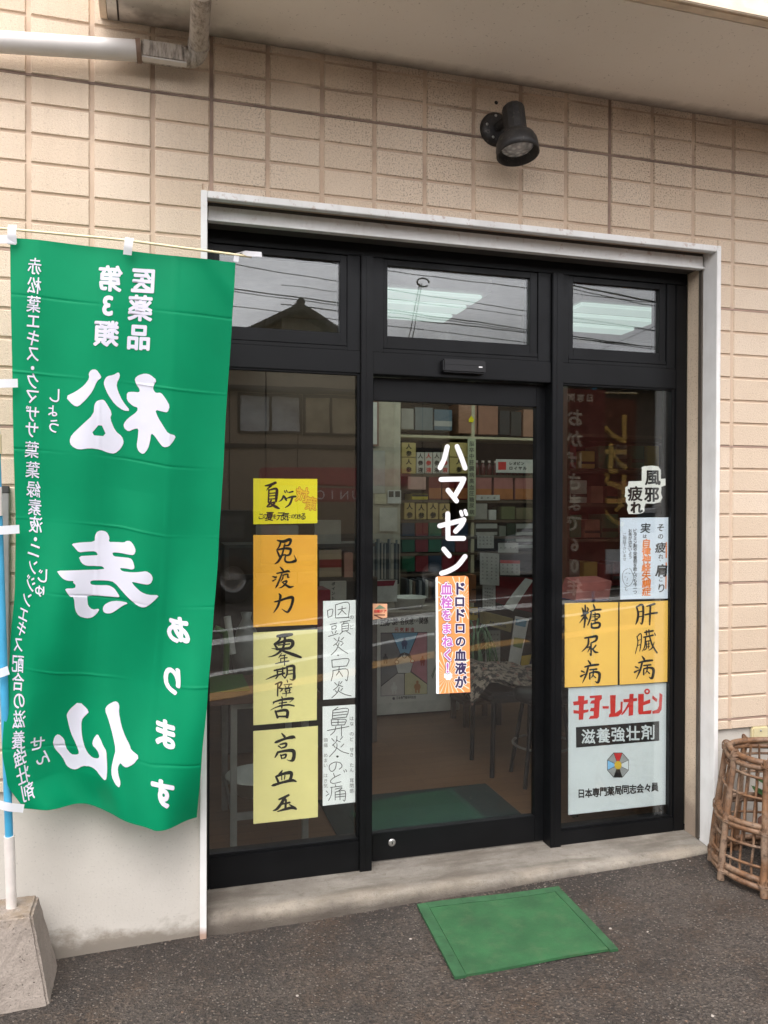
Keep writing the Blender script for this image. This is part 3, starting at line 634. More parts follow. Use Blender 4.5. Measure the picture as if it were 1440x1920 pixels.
nb = thing('banner', 'green advertising banner with white mirrored characters hanging left of the shop entrance', 'banner', (-0.505, -0.13, tz))
PB, PT_ = Vector((-0.507, -0.132, tz - .03)), Vector((-0.548, -0.31, 2.62))
pole = lambda z: PB.lerp(PT_, (z - PB.z) / (PT_.z - PB.z))
bl = plain('blue_pole', srgb(70, 158, 196), 0.35); cr_ = plain('cream_pole', srgb(216, 208, 200), 0.4); yl = plain('cream_clip', srgb(222, 208, 168), 0.45)
q = MB(); q.tube([pole(tz - .03), pole(0.475)], 0.0165, cr_, 20); q.build('pole_sleeve', nb)
q = MB(); q.tube([pole(0.470), pole(2.62)], 0.0125, bl, 18); q.build('pole', nb)
zc = at(8, 833, -.24).z
q = MB(); q.tube([pole(zc - .03), pole(zc + .03)], 0.0165, yl, 18); q.build('pole_clip', nb)
zc = at(10, 940, -.22).z
q = MB(); q.tube([pole(zc - .045) + Vector((.004, -.01, 0)), pole(zc + .045) + Vector((.004, -.01, 0))], 0.010, cr_, 14); q.build('pole_clip', nb)
BN = (PT_ - PB).cross(Vector((1, 0, 0))).normalized()
if BN.y > 0: BN = -BN                                            # towards the street
B0 = pole(1.3) + BN * 0.016
def pw(L, y):
    if y <= L[0][0]: return L[0][1]
    for (a, p), (c, r) in zip(L, L[1:]):
        if y <= c:
            t = (y - a) / (c - a); t = t * t * (3 - 2 * t) * .35 + t * .65; return p + (r - p) * t
    return L[-1][1]
LE = [(447, 19), (720, 23), (990, 27), (1105, 25), (1200, 16), (1330, 8), (1405, 5), (1470, 15), (1520, 44), (1560, 60)]
RE = [(480, 443), (600, 437), (830, 424), (1050, 412), (1200, 400), (1310, 390), (1420, 379), (1560, 371)]
TE = [(0, 446), (1, 490)]; BE = [(0, 1518), (0.25, 1529), (0.5, 1536), (0.75, 1558), (1, 1553)]
VC = [0.099, 0.232, 0.367, 0.49, 0.617, 0.757, 0.893]; UC = [0.13, 0.40, 0.735]
def hash1(i): return (math.sin(i * 12.9898 + 4.1) * 43758.5453) % 1.0
def wv_(u, v):                                                   # relief of the cloth, metres towards the street
    w = 0.0
    i = sum(1 for c in VC if v > c); j = sum(1 for c in UC if u > c)
    for k, c in enumerate(VC): w += (0.055 if k % 2 else -0.055) * max(0, v - c) * 1.6
    for k, c in enumerate(UC): w += (0.09 if k % 2 else -0.09) * max(0, u - c) * 0.75
    for k, c in enumerate(VC): w += (0.0026 if k % 2 else -0.0024) * math.exp(-((v - c - .0015 * math.sin(6 * u + k)) / 0.0015) ** 2) * (0.6 + 0.5 * math.sin(u * 9 + k))
    for k, c in enumerate(UC): w += 0.0022 * math.exp(-((u - c) / 0.006) ** 2)
    s = max(0, v - 0.42); w += 0.040 * math.sin(5.5 * u + 9 * v - 5.2) * s * 1.8 + 0.030 * math.sin(11 * u - 13 * v + 1) * s * (1 - 0.5 * u) * 1.6 + 0.010 * math.sin(21 * u + 15 * v) * s * (1 - u)
    w += 0.045 * max(0, v - 0.78) / 0.22 * max(0, 0.35 - u) / 0.35
    w += 0.016 * math.sin(7 * v + 2 * u) * (0.3 + u)
    w += 0.008 * math.sin(17 * u + 6 * v) * (0.4 + v) + 0.004 * math.sin(29 * u - 11 * v + 2) * v
    t = (1 - u) * 0.42 + v; w += 0.010 * math.exp(-((t - 0.05) / 0.03) ** 2) - 0.006 * math.exp(-(((1 - u) * 0.9 + v * 0.6 - .1) / 0.04) ** 2)
    return w
def uv_of(x, y):
    L, Rr = pw(LE, y), pw(RE, y); u = (x - L) / (Rr - L); uc = min(1, max(0, u)); t0, t1 = pw(TE, uc), pw(BE, uc)
    return u, (y - t0) / (t1 - t0)
def FB(x, y, lift=0.0):
    u, v = uv_of(x, y); uc, vc = min(1, max(0, u)), min(1, max(0, v))
    return hit(x, y, B0, BN) + BN * (wv_(uc, vc) + lift)
NU, NV = 72, 560; vv = []; ff = []
for j in range(NV + 1):
    for i in range(NU + 1):
        u, v = i / NU, j / NV; y = pw(TE, u) * (1 - v) + pw(BE, u) * v
        x = pw(LE, y) + (pw(RE, y) - pw(LE, y)) * u; vv.append(hit(x, y, B0, BN) + BN * wv_(u, v))
for j in range(NV):
    for i in range(NU): a = j * (NU + 1) + i; ff.append((a, a + NU + 1, a + NU + 2, a + 1))
pr = MB(); pr.add(vv, ff, M['banner'], True)
def decal(verts2, faces, up=0.0, g=5.0):                                        # cut finely, then lay on the cloth
    bm = bmesh.new(); vs = [bm.verts.new((x, y, 0)) for x, y in verts2]
    for f in faces:
        try: bm.faces.new([vs[i] for i in f])
        except ValueError: pass
    xs_, ys_ = [p[0] for p in verts2], [p[1] for p in verts2]
    for lo, hi, ax in ((min(xs_), max(xs_), 0), (min(ys_), max(ys_), 1)):
        k = math.ceil(lo / g)
        while k * g < hi:
            co = Vector((0, 0, 0)); co[ax] = k * g; no = Vector((0, 0, 0)); no[ax] = 1
            bmesh.ops.bisect_plane(bm, geom=bm.verts[:] + bm.edges[:] + bm.faces[:], plane_co=co, plane_no=no); k += 1
    bmesh.ops.triangulate(bm, faces=[f for f in bm.faces if len(f.verts) > 4]); bm.verts.index_update()
    pr.add([FB(v.co.x, v.co.y, 0.0019 + up) for v in bm.verts], [[v.index for v in f.verts] for f in bm.faces], M['bannerwhite'], True); bm.free()
def smooth_loop(L, it=1):
    for _ in range(it):
        o = []
        for (a, b), (c, d) in zip(L, L[1:] + L[:1]): o += [(a * .78 + c * .22, b * .78 + d * .22), (a * .22 + c * .78, b * .22 + d * .78)]
        L = o
    return L
def dpoly(loops, org, sc):
    loops = [smooth_loop([(org[0] + x / sc, org[1] + y / sc) for x, y in l]) for l in loops]
    tri = tessellate_polygon([[Vector((x, y, 0)) for x, y in l] for l in loops]); decal([p for l in loops for p in l], [tuple(t) for t in tri], 0.0, 3.0)
def dchar(ch, x, y, s, bold=0.0, rot=0.0, sx=None, shear=0.0):
    v, f = glyph(ch); c, sn2 = math.cos(rot), math.sin(rot)
    for q, (ox, oy) in enumerate(dirs(bold)):
        o = []
        for a, b in v:
            a, b = a + ox, b + oy; a = -(a + shear * b); a, b = a * c + b * sn2, -a * sn2 + b * c; o.append((x + a * (sx or s), y - b * s))
        decal(o, f, 0.00004 * q)
O1, S1, O2 = (90, 680), 3.838, (20, 1000)
dpoly([[(622, 110), (650, 85), (700, 72), (735, 82), (784, 122), (757, 165), (757, 190), (775, 215), (815, 212), (850, 260), (878, 310), (862, 356), (830, 352), (770, 335), (790, 390), (840, 470), (865, 508), (925, 525), (900, 570), (870, 605), (830, 610), (800, 575), (770, 530), (742, 505), (735, 560), (720, 620), (685, 662), (650, 640), (635, 600), (645, 540), (650, 470), (610, 478), (575, 495), (545, 470), (540, 440), (570, 400), (640, 350), (645, 320), (610, 310), (565, 270), (565, 210), (605, 205), (655, 210), (660, 190), (630, 145)]], O1, S1)
dpoly([[(290, 75), (310, 47), (345, 45), (375, 85), (383, 105), (350, 130), (320, 200), (270, 265), (215, 315), (180, 308), (120, 243), (200, 205), (260, 160), (295, 110)]], O1, S1)
dpoly([[(400, 130), (420, 95), (470, 85), (508, 62), (517, 95), (490, 150), (500, 200), (535, 275), (592, 345), (540, 343), (480, 300), (430, 230), (400, 160)]], O1, S1)
dpoly([[(330, 300), (350, 272), (390, 262), (410, 275), (458, 360), (443, 400), (480, 490), (530, 530), (543, 575), (520, 620), (475, 657), (430, 650), (370, 625), (300, 615), (215, 627), (165, 600), (150, 565), (165, 520), (240, 450), (325, 370)], [(300, 520), (420, 530), (375, 430)]], O1, S1)
dpoly([[(330, 1300), (330, 1260), (345, 1228), (370, 1218), (415, 1228), (436, 1270), (430, 1305), (480, 1305), (545, 1308), (560, 1295), (590, 1295), (615, 1325), (630, 1365), (615, 1398), (570, 1395), (520, 1385), (455, 1380), (465, 1410), (520, 1415), (590, 1420), (608, 1440), (622, 1490), (605, 1505), (560, 1498), (508, 1495), (530, 1520), (600, 1525), (665, 1520), (705, 1513), (740, 1535), (756, 1570), (740, 1605), (715, 1615), (660, 1605), (595, 1592), (620, 1625), (670, 1670), (720, 1690), (803, 1695), (765, 1735), (715, 1775), (680, 1785), (640, 1770), (590, 1730), (540, 1680), (470, 1600), (420, 1588), (320, 1583), (295, 1590), (300, 1615), (360, 1622), (430, 1622), (470, 1645), (495, 1680), (513, 1713), (450, 1708), (275, 1692), (275, 1720), (280, 1770), (310, 1800), (365, 1795), (340, 1835), (305, 1860), (265, 1862), (215, 1840), (190, 1795), (182, 1695), (155, 1690), (135, 1660), (118, 1628), (190, 1632), (195, 1610), (175, 1590), (180, 1578), (140, 1575), (105, 1560), (75, 1525), (60, 1500), (180, 1502), (400, 1508), (388, 1483), (330, 1478), (270, 1475), (235, 1455), (212, 1402), (300, 1400), (355, 1400), (335, 1370), (270, 1370), (215, 1375), (190, 1345), (160, 1310), (230, 1302)]], O1, S1)
dpoly([[(385, 1790), (400, 1765), (440, 1743), (500, 1737), (578, 1752), (530, 1775), (490, 1805), (450, 1830), (415, 1833), (390, 1820)]], O1, S1)
dpoly([[(698, 1360), (720, 1325), (775, 1298), (800, 1310), (810, 1340), (805, 1380), (825, 1480), (855, 1560), (890, 1625), (900, 1660), (965, 1710), (915, 1765), (865, 1780), (840, 1765), (820, 1740), (800, 1775), (805, 1820), (825, 1885), (812, 1920), (780, 1890), (755, 1840), (752, 1780), (770, 1700), (785, 1650), (760, 1540), (730, 1440)]], O2, 4)
dpoly([[(405, 1440), (403, 1410), (430, 1365), (498, 1308), (580, 1385), (545, 1420), (515, 1460), (515, 1560), (530, 1640), (560, 1710), (600, 1740), (645, 1735), (660, 1715), (640, 1670), (598, 1640), (610, 1590), (642, 1545), (665, 1580), (690, 1630), (713, 1660), (718, 1740), (720, 1800), (715, 1870), (698, 1887), (660, 1860), (630, 1830), (580, 1815), (520, 1825), (470, 1860), (430, 1855), (395, 1830), (375, 1780), (350, 1740), (310, 1690), (293, 1645), (305, 1590), (335, 1568), (380, 1610), (390, 1680), (430, 1735), (470, 1740), (497, 1725), (470, 1650), (430, 1560)]], O2, 4)
for ch, x, y in (('医', 268, 526), ('薬', 263, 577), ('品', 260, 632), ('第', 207, 522), ('3', 202, 573), ('類', 199, 625)): dchar(ch, x, y, 50, 0.035, 0.05, 47)
for ch, x, y in (('し', 101, 741), ('ょ', 98, 770), ('う', 100, 799), ('じ', 78, 1081), ('ゅ', 73, 1110), ('せ', 67, 1403), ('ん', 77, 1432)): dchar(ch, x, y, 29, 0.012, 0.05, 27)
for ch, x, y, r in (('あ', 335, 1189, .1), ('り', 323, 1284, .2), ('ま', 310, 1383, .15), ('す', 305, 1491, .15)): dchar(ch, x, y, 54, 0.045, r, 49, 0.15)
LP = [(66, 500), (65, 536), (64, 571), (63, 603), (62, 634), (62, 664), (61, 690), (61, 714), (60, 744), (60, 776), (59, 806), (59, 843), (60, 881), (61, 918), (63, 952), (65, 985), (64, 1013), (62, 1034), (59, 1064), (55, 1096), (48, 1126), (41, 1156), (37, 1183), (31, 1214), (30, 1250), (31, 1283), (34, 1318), (35, 1351), (34, 1388), (37, 1420), (43, 1454), (52, 1486)]
for (x, y), ch in zip(LP, '赤松葉エキス・クマザサ葉葉緑素液・ニンジンエキス配合の滋養強壮剤'):
    dchar(ch, x, y, 33 if y < 1230 else 35, 0.012, (0.08 if y < 1020 else 0.28 if y < 1200 else 0.05 if y < 1390 else -0.25), (27 if y < 1050 else 20 if y < 1230 else 24))
pr.build('cloth', nb)
# crossbar, tape loops
ca, cb = hit(-40, 425, B0, BN) + BN * .004, hit(470, 484, B0, BN) + BN * .02
q = MB(); q.tube([ca, ca.lerp(cb, .5) + Vector((0, 0, .008)), cb], 0.0042, yl, 12); q.build('crossbar', nb)
def loop(x0, y0, x1, y1, lift=0.010):
    q = MB(); n = 6; v = []
    for i in range(n + 1):
        t = i / n; x, y = x0 + (x1 - x0) * t, y0 + (y1 - y0) * t
        dx, dy = x1 - x0, y1 - y0; l = math.hypot(dx, dy); nx, ny = -dy / l * 8.0, dx / l * 8.0
        h = lift * (0.25 + math.sin(math.pi * min(1, t * 1.1)) * .75)
        for s in (-1, 1): v.append(hit(x + nx * s, y + ny * s, B0, BN) + BN * (h + 0.014))
    q.add(v, [(2 * i, 2 * i + 1, 2 * i + 3, 2 * i + 2) for i in range(n)], M['whitecloth'], True); return q.build('tape_loop', nb)
loop(25, 424, 24, 461); loop(-22, 453, 33, 451); loop(243, 448, 239, 480); loop(-18, 721, 35, 719); loop(-18, 994, 38, 991); loop(-10, 1262, 18, 1254); loop(-4, 1503, 46, 1512)
q = MB(); v = [hit(x, y, B0, BN) + BN * h for x, y, h in ((436, 492, .02), (446, 494, .02), (449, 477, .022), (439, 478, .022), (458, 474, .03), (462, 484, .03), (488, 477, .034), (489, 486, .034))]
q.add(v, [(0, 1, 2, 3), (3, 2, 5, 4), (4, 5, 7, 6)], M['whitecloth'], True); q.build('tape_loop', nb)

# ------------------------------------------------------------------ window of the next room, at the left edge
wn_ = thing('wall_window', 'grey aluminium window in the tiled wall behind the banner pole', 'window', (-0.9, 0, 0.95))
al = plain('grey_aluminium', srgb(158, 156, 152), 0.4, 0.6); zb, zt_ = at(8, 1288, 0).z, at(5, 925, 0).z
xr_ = at(17, 1150, -.02).x
q = MB()
q.box((-1.9, -0.035, zb - 0.02), (xr_ + .012, 0.0, zb), al, 0.002); q.box((xr_ - .02, -0.025, zb), (xr_, 0.0, zt_), al, 0.002); q.box((-1.9, -0.025, zt_), (xr_, 0.0, zt_ + .025), plain('dark_window_trim', srgb(60, 58, 56), 0.5), 0.002)
q.build('window_frame', wn_)
box('glass_pane', (-1.9, -0.012, zb), (xr_ - .02, -0.008, zt_), plain('frosted_pane', srgb(176, 182, 182), 0.25), wn_)

# ------------------------------------------------------------------ rattan plant stand, pot plant, socket plate
C0 = Vector((2.412, -0.246)); H = 0.54; gz = ground_z(2.37)
bk_ = thing('rattan_stand', 'tall round rattan basket stand with bound hoops right of the entrance', 'basket', (C0.x, C0.y, gz))
rad = lambda z: 0.228 + (0.172 - 0.228) * ((z - gz) / (H - gz)) + 0.004 * math.sin((z - gz) * 9)
def rp(a, z, dr=0.0): return Vector((C0.x + (rad(z) + dr) * math.cos(a), C0.y + (rad(z) + dr) * math.sin(a), z))
LEG = [R(176 + 45 * k) for k in range(8)]
for k, a in enumerate(LEG):
    q = MB(); zs = [gz - 0.001 + (H + .01 - gz) * t / 8 for t in range(9)]
    q.tube([rp(a + .012 * math.sin(3 * t + k), z, 0.012) for t, z in enumerate(zs)], [0.0150, .0142, .0135, .0132, .0135, .013, .0128, .0126, .0128], M['rattan'], 14); q.build('leg', bk_)
def hoop(name, z, r, dr, seed=0):
    q = MB(); N = 64; q.tube([rp(2 * math.pi * i / N, z + 0.0035 * math.sin(3 * 2 * math.pi * i / N + seed), dr + .002 * math.sin(2 * 2 * math.pi * i / N + seed)) for i in range(N)], r, M['rattan'], 10, True); q.build(name, bk_)
zA = lambda px, py: at(px, py, -.23).z
mid = zA(1353, 1535)
hoop('rim', H, 0.0125, 0.000); hoop('rim', H - 0.024, 0.0115, 0.003, 1)
hoop('rim', mid + .008, 0.0122, 0.002, 2); hoop('rim', mid - .014, 0.0115, 0.005, 3)
hoop('rim', gz + .056, 0.0125, 0.002, 4); hoop('rim', gz + .032, 0.0120, 0.005, 5)
for i, (px, py) in enumerate(((1362, 1443), (1357, 1480), (1351, 1567), (1349, 1602))): hoop('hoop', zA(px, py), 0.0056, 0.004, i)
for k in range(28):
    a = R(176 + 360 / 28 * (k + .5)); q = MB(); zs = [gz + .035 + (H - .02 - gz - .035) * t / 6 for t in range(7)]
    q.tube([rp(a + .014 * math.sin(2.2 * t + 1.7 * k), z, -0.007 + .002 * math.sin(t + k)) for t, z in enumerate(zs)], 0.0046 + .0007 * math.sin(k), M['rattan'], 8); q.build('spindle', bk_)
rnd = random.Random(11)
for a in LEG:
    for z in (H - .010, mid - .003, gz + .045):
        q = MB()
        for n in range(5):
            c = rp(a, z, .006); t = Vector((-math.sin(a), math.cos(a), 0)); o = Vector((math.cos(a), math.sin(a), 0)); tilt = rnd.uniform(-.5, .5)
            ring = []
            for i in range(14):
                th = 2 * math.pi * i / 14; ring.append(c + o * (.0195 * math.cos(th) + .003) + t * (.020 * math.sin(th)) * (1 if n < 3 else .3) + Vector((0, 0, (.024 * math.sin(th) if n >= 3 else tilt * .02 * math.sin(th)) + (n - 2) * .004)))
            q.tube(ring, 0.0021, M['rattan'], 6, True)
        q.build('binding', bk_)
pp = thing('potted_plant', 'green leafy pot plant standing inside the rattan stand', 'plant', (2.50, -0.22, gz))
q = MB(); q.lathe([(0.0, 0), (0.075, 0), (0.10, 0.16), (0.106, 0.16), (0.106, 0.18), (0.094, 0.18), (0.09, 0.15), (0, 0.15)], (2.50, -0.22, gz + .01), (0, 0, 1), plain('brown_pot', srgb(96, 62, 48), 0.6), 28); q.build('pot', pp)
q = MB(); gl_ = plain('leaf_green', srgb(40, 72, 32), 0.45, 0, 0.3, 30); rnd = random.Random(5)
for k in range(26):
    a = rnd.uniform(-1.9, 1.9); r0, h = rnd.uniform(.0, .06), rnd.uniform(.2, .46); base = Vector((2.50 + r0 * math.cos(a) * .5, -.22 + r0 * math.sin(a) * .5, gz + .16)); tip = Vector((2.50 + (r0 + .045) * math.cos(a), -.22 + (r0 + .045) * math.sin(a), gz + h))
    q.tube([base, base.lerp(tip, .6) + Vector((0, 0, .02)), tip], .0018, gl_, 5)
    d = Vector((math.cos(a), math.sin(a), rnd.uniform(-.6, .5))).normalized(); s = d.cross(Vector((0, 0, 1))).normalized(); l, wd = rnd.uniform(.05, .085), rnd.uniform(.016, .026)
    q.add([tip, tip + d * l * .5 + s * wd + Vector((0, 0, .004)), tip + d * l, tip + d * l * .5 - s * wd + Vector((0, 0, .004)), tip + d * l * .5 - Vector((0, 0, .006))], [(0, 1, 4), (1, 2, 4), (2, 3, 4), (3, 0, 4)], gl_, True)
q.build('foliage', pp)
a = at(1410, 1363, 0)
so = thing('socket_cover', 'cream plastic socket cover on the grey plinth behind the rattan stand', 'socket', (a.x, 0, a.z))
box('plate', (a.x, -0.006, a.z - .085), (a.x + .085, 0.0158, a.z), plain('cream_plastic', srgb(206, 194, 154), 0.35), so, 0.006)
q = MB(); q.lathe([(0, -.004), (.004, -.003), (.005, 0)], (a.x + .042, -.0062, a.z - .018), (0, 1, 0), M['steel'], 10); q.build('screw', so)

# ------------------------------------------------------------------ green rubber door mat
mt = thing('door_mat', 'flat green rubber door mat lying on the asphalt before the step', 'mat', (1.21, -0.3, 0))
cs = [atz(x, y, 0.004) for x, y in ((782, 1697), (1048, 1671), (1159, 1786), (853, 1832))]
cs = [Vector((p.x, p.y, 0)) for p in cs]; B2 = lambda u, v: cs[0] * (1 - u) * (1 - v) + cs[1] * u * (1 - v) + cs[2] * u * v + cs[3] * (1 - u) * v
def mz(u, v, x): return ground_z(x) + 0.006 + 0.002 * math.sin(7 * u + 3 * v) + .004 * max(0, .12 - v) / .12
def sheet(name, u0, u1, v0, v1, th, m, n=24):
    q = MB(); top, bot = [], []
    for j in range(n + 1):
        for i in range(n + 1):
            u, v = u0 + (u1 - u0) * i / n, v0 + (v1 - v0) * j / n; p = B2(u, v); z = mz(u, v, p.x)
            top.append((p.x, p.y, z + th)); bot.append((p.x, p.y, z - .004))
    f = [(j * (n + 1) + i, j * (n + 1) + i + 1, (j + 1) * (n + 1) + i + 1, (j + 1) * (n + 1) + i)[::-1] for j in range(n) for i in range(n)]
    q.add(top, f, m, True); per = [i for i in range(n + 1)] + [k * (n + 1) + n for k in range(1, n + 1)] + [n * (n + 1) + i for i in range(n - 1, -1, -1)] + [k * (n + 1) for k in range(n - 1, 0, -1)]
    pv = [top[i] for i in per] + [bot[i] for i in per]; L = len(per); q.add(pv, [(i, (i + 1) % L, L + (i + 1) % L, L + i) for i in range(L)], m); return q.build(name, mt)
sheet('field', 0.0695, 0.9435, 0.078, 0.985, 0.0048, M['mat'])
bd = plain('mat_border', srgb(44, 84, 52), 0.6, 0, 0.25, 20, 0.3, 200)
for k in range(4): sheet('border', 0.0, 0.066, 0.0 + k * .25, .247 + k * .25, 0.0055, bd, 6)
for k in range(4): sheet('border', 0.0675 + k * .233, 0.2985 + k * .233, 0.0, 0.073, 0.0055, bd, 6)
sheet('border', 0.947, 1.0, 0.075, 1.0, 0.0055, bd, 8)

# a few loose chips of stone on the asphalt
rnd = random.Random(21); q = MB()
for k in range(110):
    x, y = rnd.uniform(-.5, 2.7), rnd.uniform(-1.3, -.03); s = rnd.choice((.0012, .0016, .002, .002, .003, .0045)) * rnd.uniform(.7, 1.2); m = plain('pale_chip', srgb(170, 160, 150), .8) if rnd.random() < .6 else plain('brown_chip', srgb(120, 98, 82), .8)
    bm = bmesh.new(); bmesh.ops.create_icosphere(bm, subdivisions=1, radius=s)
    for v in bm.verts: v.co = Vector((v.co.x * rnd.uniform(.7, 1.5), v.co.y * rnd.uniform(.7, 1.5), v.co.z * .6)) + Vector((x, y, ground_z(x) + s * .3))
    q.bm(bm, m)
tag(q.build('stone_chips'), kind='stuff')

# ================================================================== POSTERS AND SIGNS
PY = 0.2135
def poster(name, label, cat, quad, Y, paper, draw, th=0.0012, group=None):
    q = MB(); c = [at(x, y, Y) for x, y in quad]; bk2 = [p + Vector((0, th, 0)) for p in c]
    q.hexa([c[3], c[2], bk2[2], bk2[3], c[0], c[1], bk2[1], bk2[0]], paper)
    draw(q, lambda x, y: at(x, y, Y - 0.0006)); return tag(q.build(name), label, cat, group)
orange = plain('orange_paper', srgb(255, 184, 62), 0.7, var=.06, vs=5); pale = plain('pale_yellow_paper', srgb(240, 227, 156), 0.7, var=.06, vs=5); lemon = plain('bright_yellow_paper', srgb(246, 228, 30), 0.7, var=.03)
amber = plain('amber_paper', srgb(255, 202, 98), 0.7, var=.06, vs=5); wpap = plain('white_paper', srgb(246, 246, 244), 0.7, var=.03); bpap = plain('bluish_white_paper', srgb(220, 228, 240), 0.6, var=.03)
oink = plain('orange_marker', srgb(240, 134, 44), 0.6); yink = plain('yellow_marker', srgb(246, 198, 30), 0.6); ink = M['ink']; gr = M['graphite']

def d_natsu(q, F):
    o, s = (460, 880), 6
    brush(q, F, [[(225, 185, 16), (280, 175, 30), (340, 150, 30)], [(290, 185, 24), (250, 220, 14), (240, 240, 6)], [(265, 230, 18), (260, 370, 20)], [(265, 235, 16), (350, 220, 30), (350, 300, 34), (345, 360, 24)], [(270, 270, 12), (340, 265, 14)], [(270, 300, 12), (340, 295, 14)], [(270, 335, 12), (340, 330, 14)], [(290, 350, 20), (270, 390, 24), (240, 420, 10)], [(270, 385, 16), (330, 370, 20), (300, 410, 22), (250, 425, 10)], [(290, 390, 16), (340, 420, 34), (380, 440, 18)],
        [(430, 300, 24), (410, 340, 20), (378, 362, 8)], [(436, 296, 12), (452, 330, 28), (464, 352, 14)], [(440, 240, 12), (450, 262, 14)], [(462, 235, 12), (472, 257, 14)], [(490, 260, 16), (535, 250, 20)], [(470, 325, 14), (520, 310, 24), (565, 305, 24)], [(530, 315, 24), (500, 390, 24), (450, 430, 10)]], ink, o, s)
    for ch, x, y, z in (('対', 638, 285, 150), ('策', 738, 385, 135)):
        put(q, lambda a, b: F(a, b), ch, o[0] + x / s, o[1] + y / s, z / s, z / s * 1.2, plain('dark_orange_marker', srgb(206, 112, 24), .6), .055, rot=-.12); put(q, lambda a, b: F(a, b) + Vector((0, -.0004, 0)), ch, o[0] + x / s, o[1] + y / s, z / s, z / s * 1.2, yink, .02, rot=-.12)
    for ch, x, z in zip('この夏を元気にのりきる', (175, 222, 273, 330, 395, 450, 492, 535, 572, 605, 650), (70, 60, 95, 50, 90, 90, 40, 50, 55, 55, 75)): put(q, F, ch, o[0] + x / s, o[1] + 530 / s, z / s, z / s * 1.15, ink, .02, shear=.15)
poster('paper_sign', 'small yellow landscape sign with orange characters, topmost on the left window', 'sign', [(475, 897), (595, 898), (595, 981), (475, 983)], PY, lemon, d_natsu)
def d_men(q, F):
    brush(q, F, [[(362, 800, 18), (430, 812, 34), (490, 790, 34), (512, 800, 30), (490, 850, 24), (430, 862, 14)], [(398, 820, 22), (380, 870, 20), (352, 905, 10)], [(355, 915, 14), (372, 950, 24), (385, 985, 20)], [(365, 905, 18), (440, 890, 26), (500, 895, 32), (512, 915, 28), (495, 960, 26), (450, 970, 16)], [(385, 975, 16), (450, 960, 18)], [(445, 840, 18), (430, 900, 18), (410, 970, 24), (370, 1035, 26), (332, 1065, 8)], [(455, 965, 18), (445, 1010, 20), (460, 1040, 24), (510, 1045, 24), (555, 1032, 34), (570, 1020, 20), (548, 965, 6)],
        [(390, 1098, 10), (415, 1125, 24), (430, 1145, 16)], [(355, 1170, 16), (420, 1158, 22), (480, 1145, 26), (500, 1155, 10)], [(415, 1165, 16), (390, 1230, 20), (360, 1300, 22), (340, 1335, 8)], [(308, 1205, 14), (340, 1215, 24), (352, 1205, 10)], [(310, 1255, 18), (345, 1235, 10)], [(425, 1190, 14), (420, 1225, 16), (400, 1260, 10)], [(425, 1190, 16), (475, 1180, 20), (478, 1215, 16), (498, 1212, 8)], [(415, 1270, 14), (465, 1255, 22), (450, 1290, 20), (410, 1325, 16), (378, 1335, 6)], [(420, 1275, 10), (455, 1300, 22), (500, 1325, 28), (545, 1315, 8)],
        [(330, 1490, 16), (380, 1480, 24), (450, 1455, 26), (520, 1440, 36), (535, 1465, 34), (520, 1530, 30), (490, 1590, 30), (465, 1605, 20), (410, 1570, 6)], [(380, 1400, 14), (395, 1425, 30), (385, 1480, 26), (360, 1550, 24), (318, 1612, 8)]], ink, (460, 880), 6)
poster('paper_sign', 'orange paper with three brushed characters on the left window', 'sign', [(475, 1003), (595, 1003), (595, 1171), (475, 1176)], PY, orange, d_men)
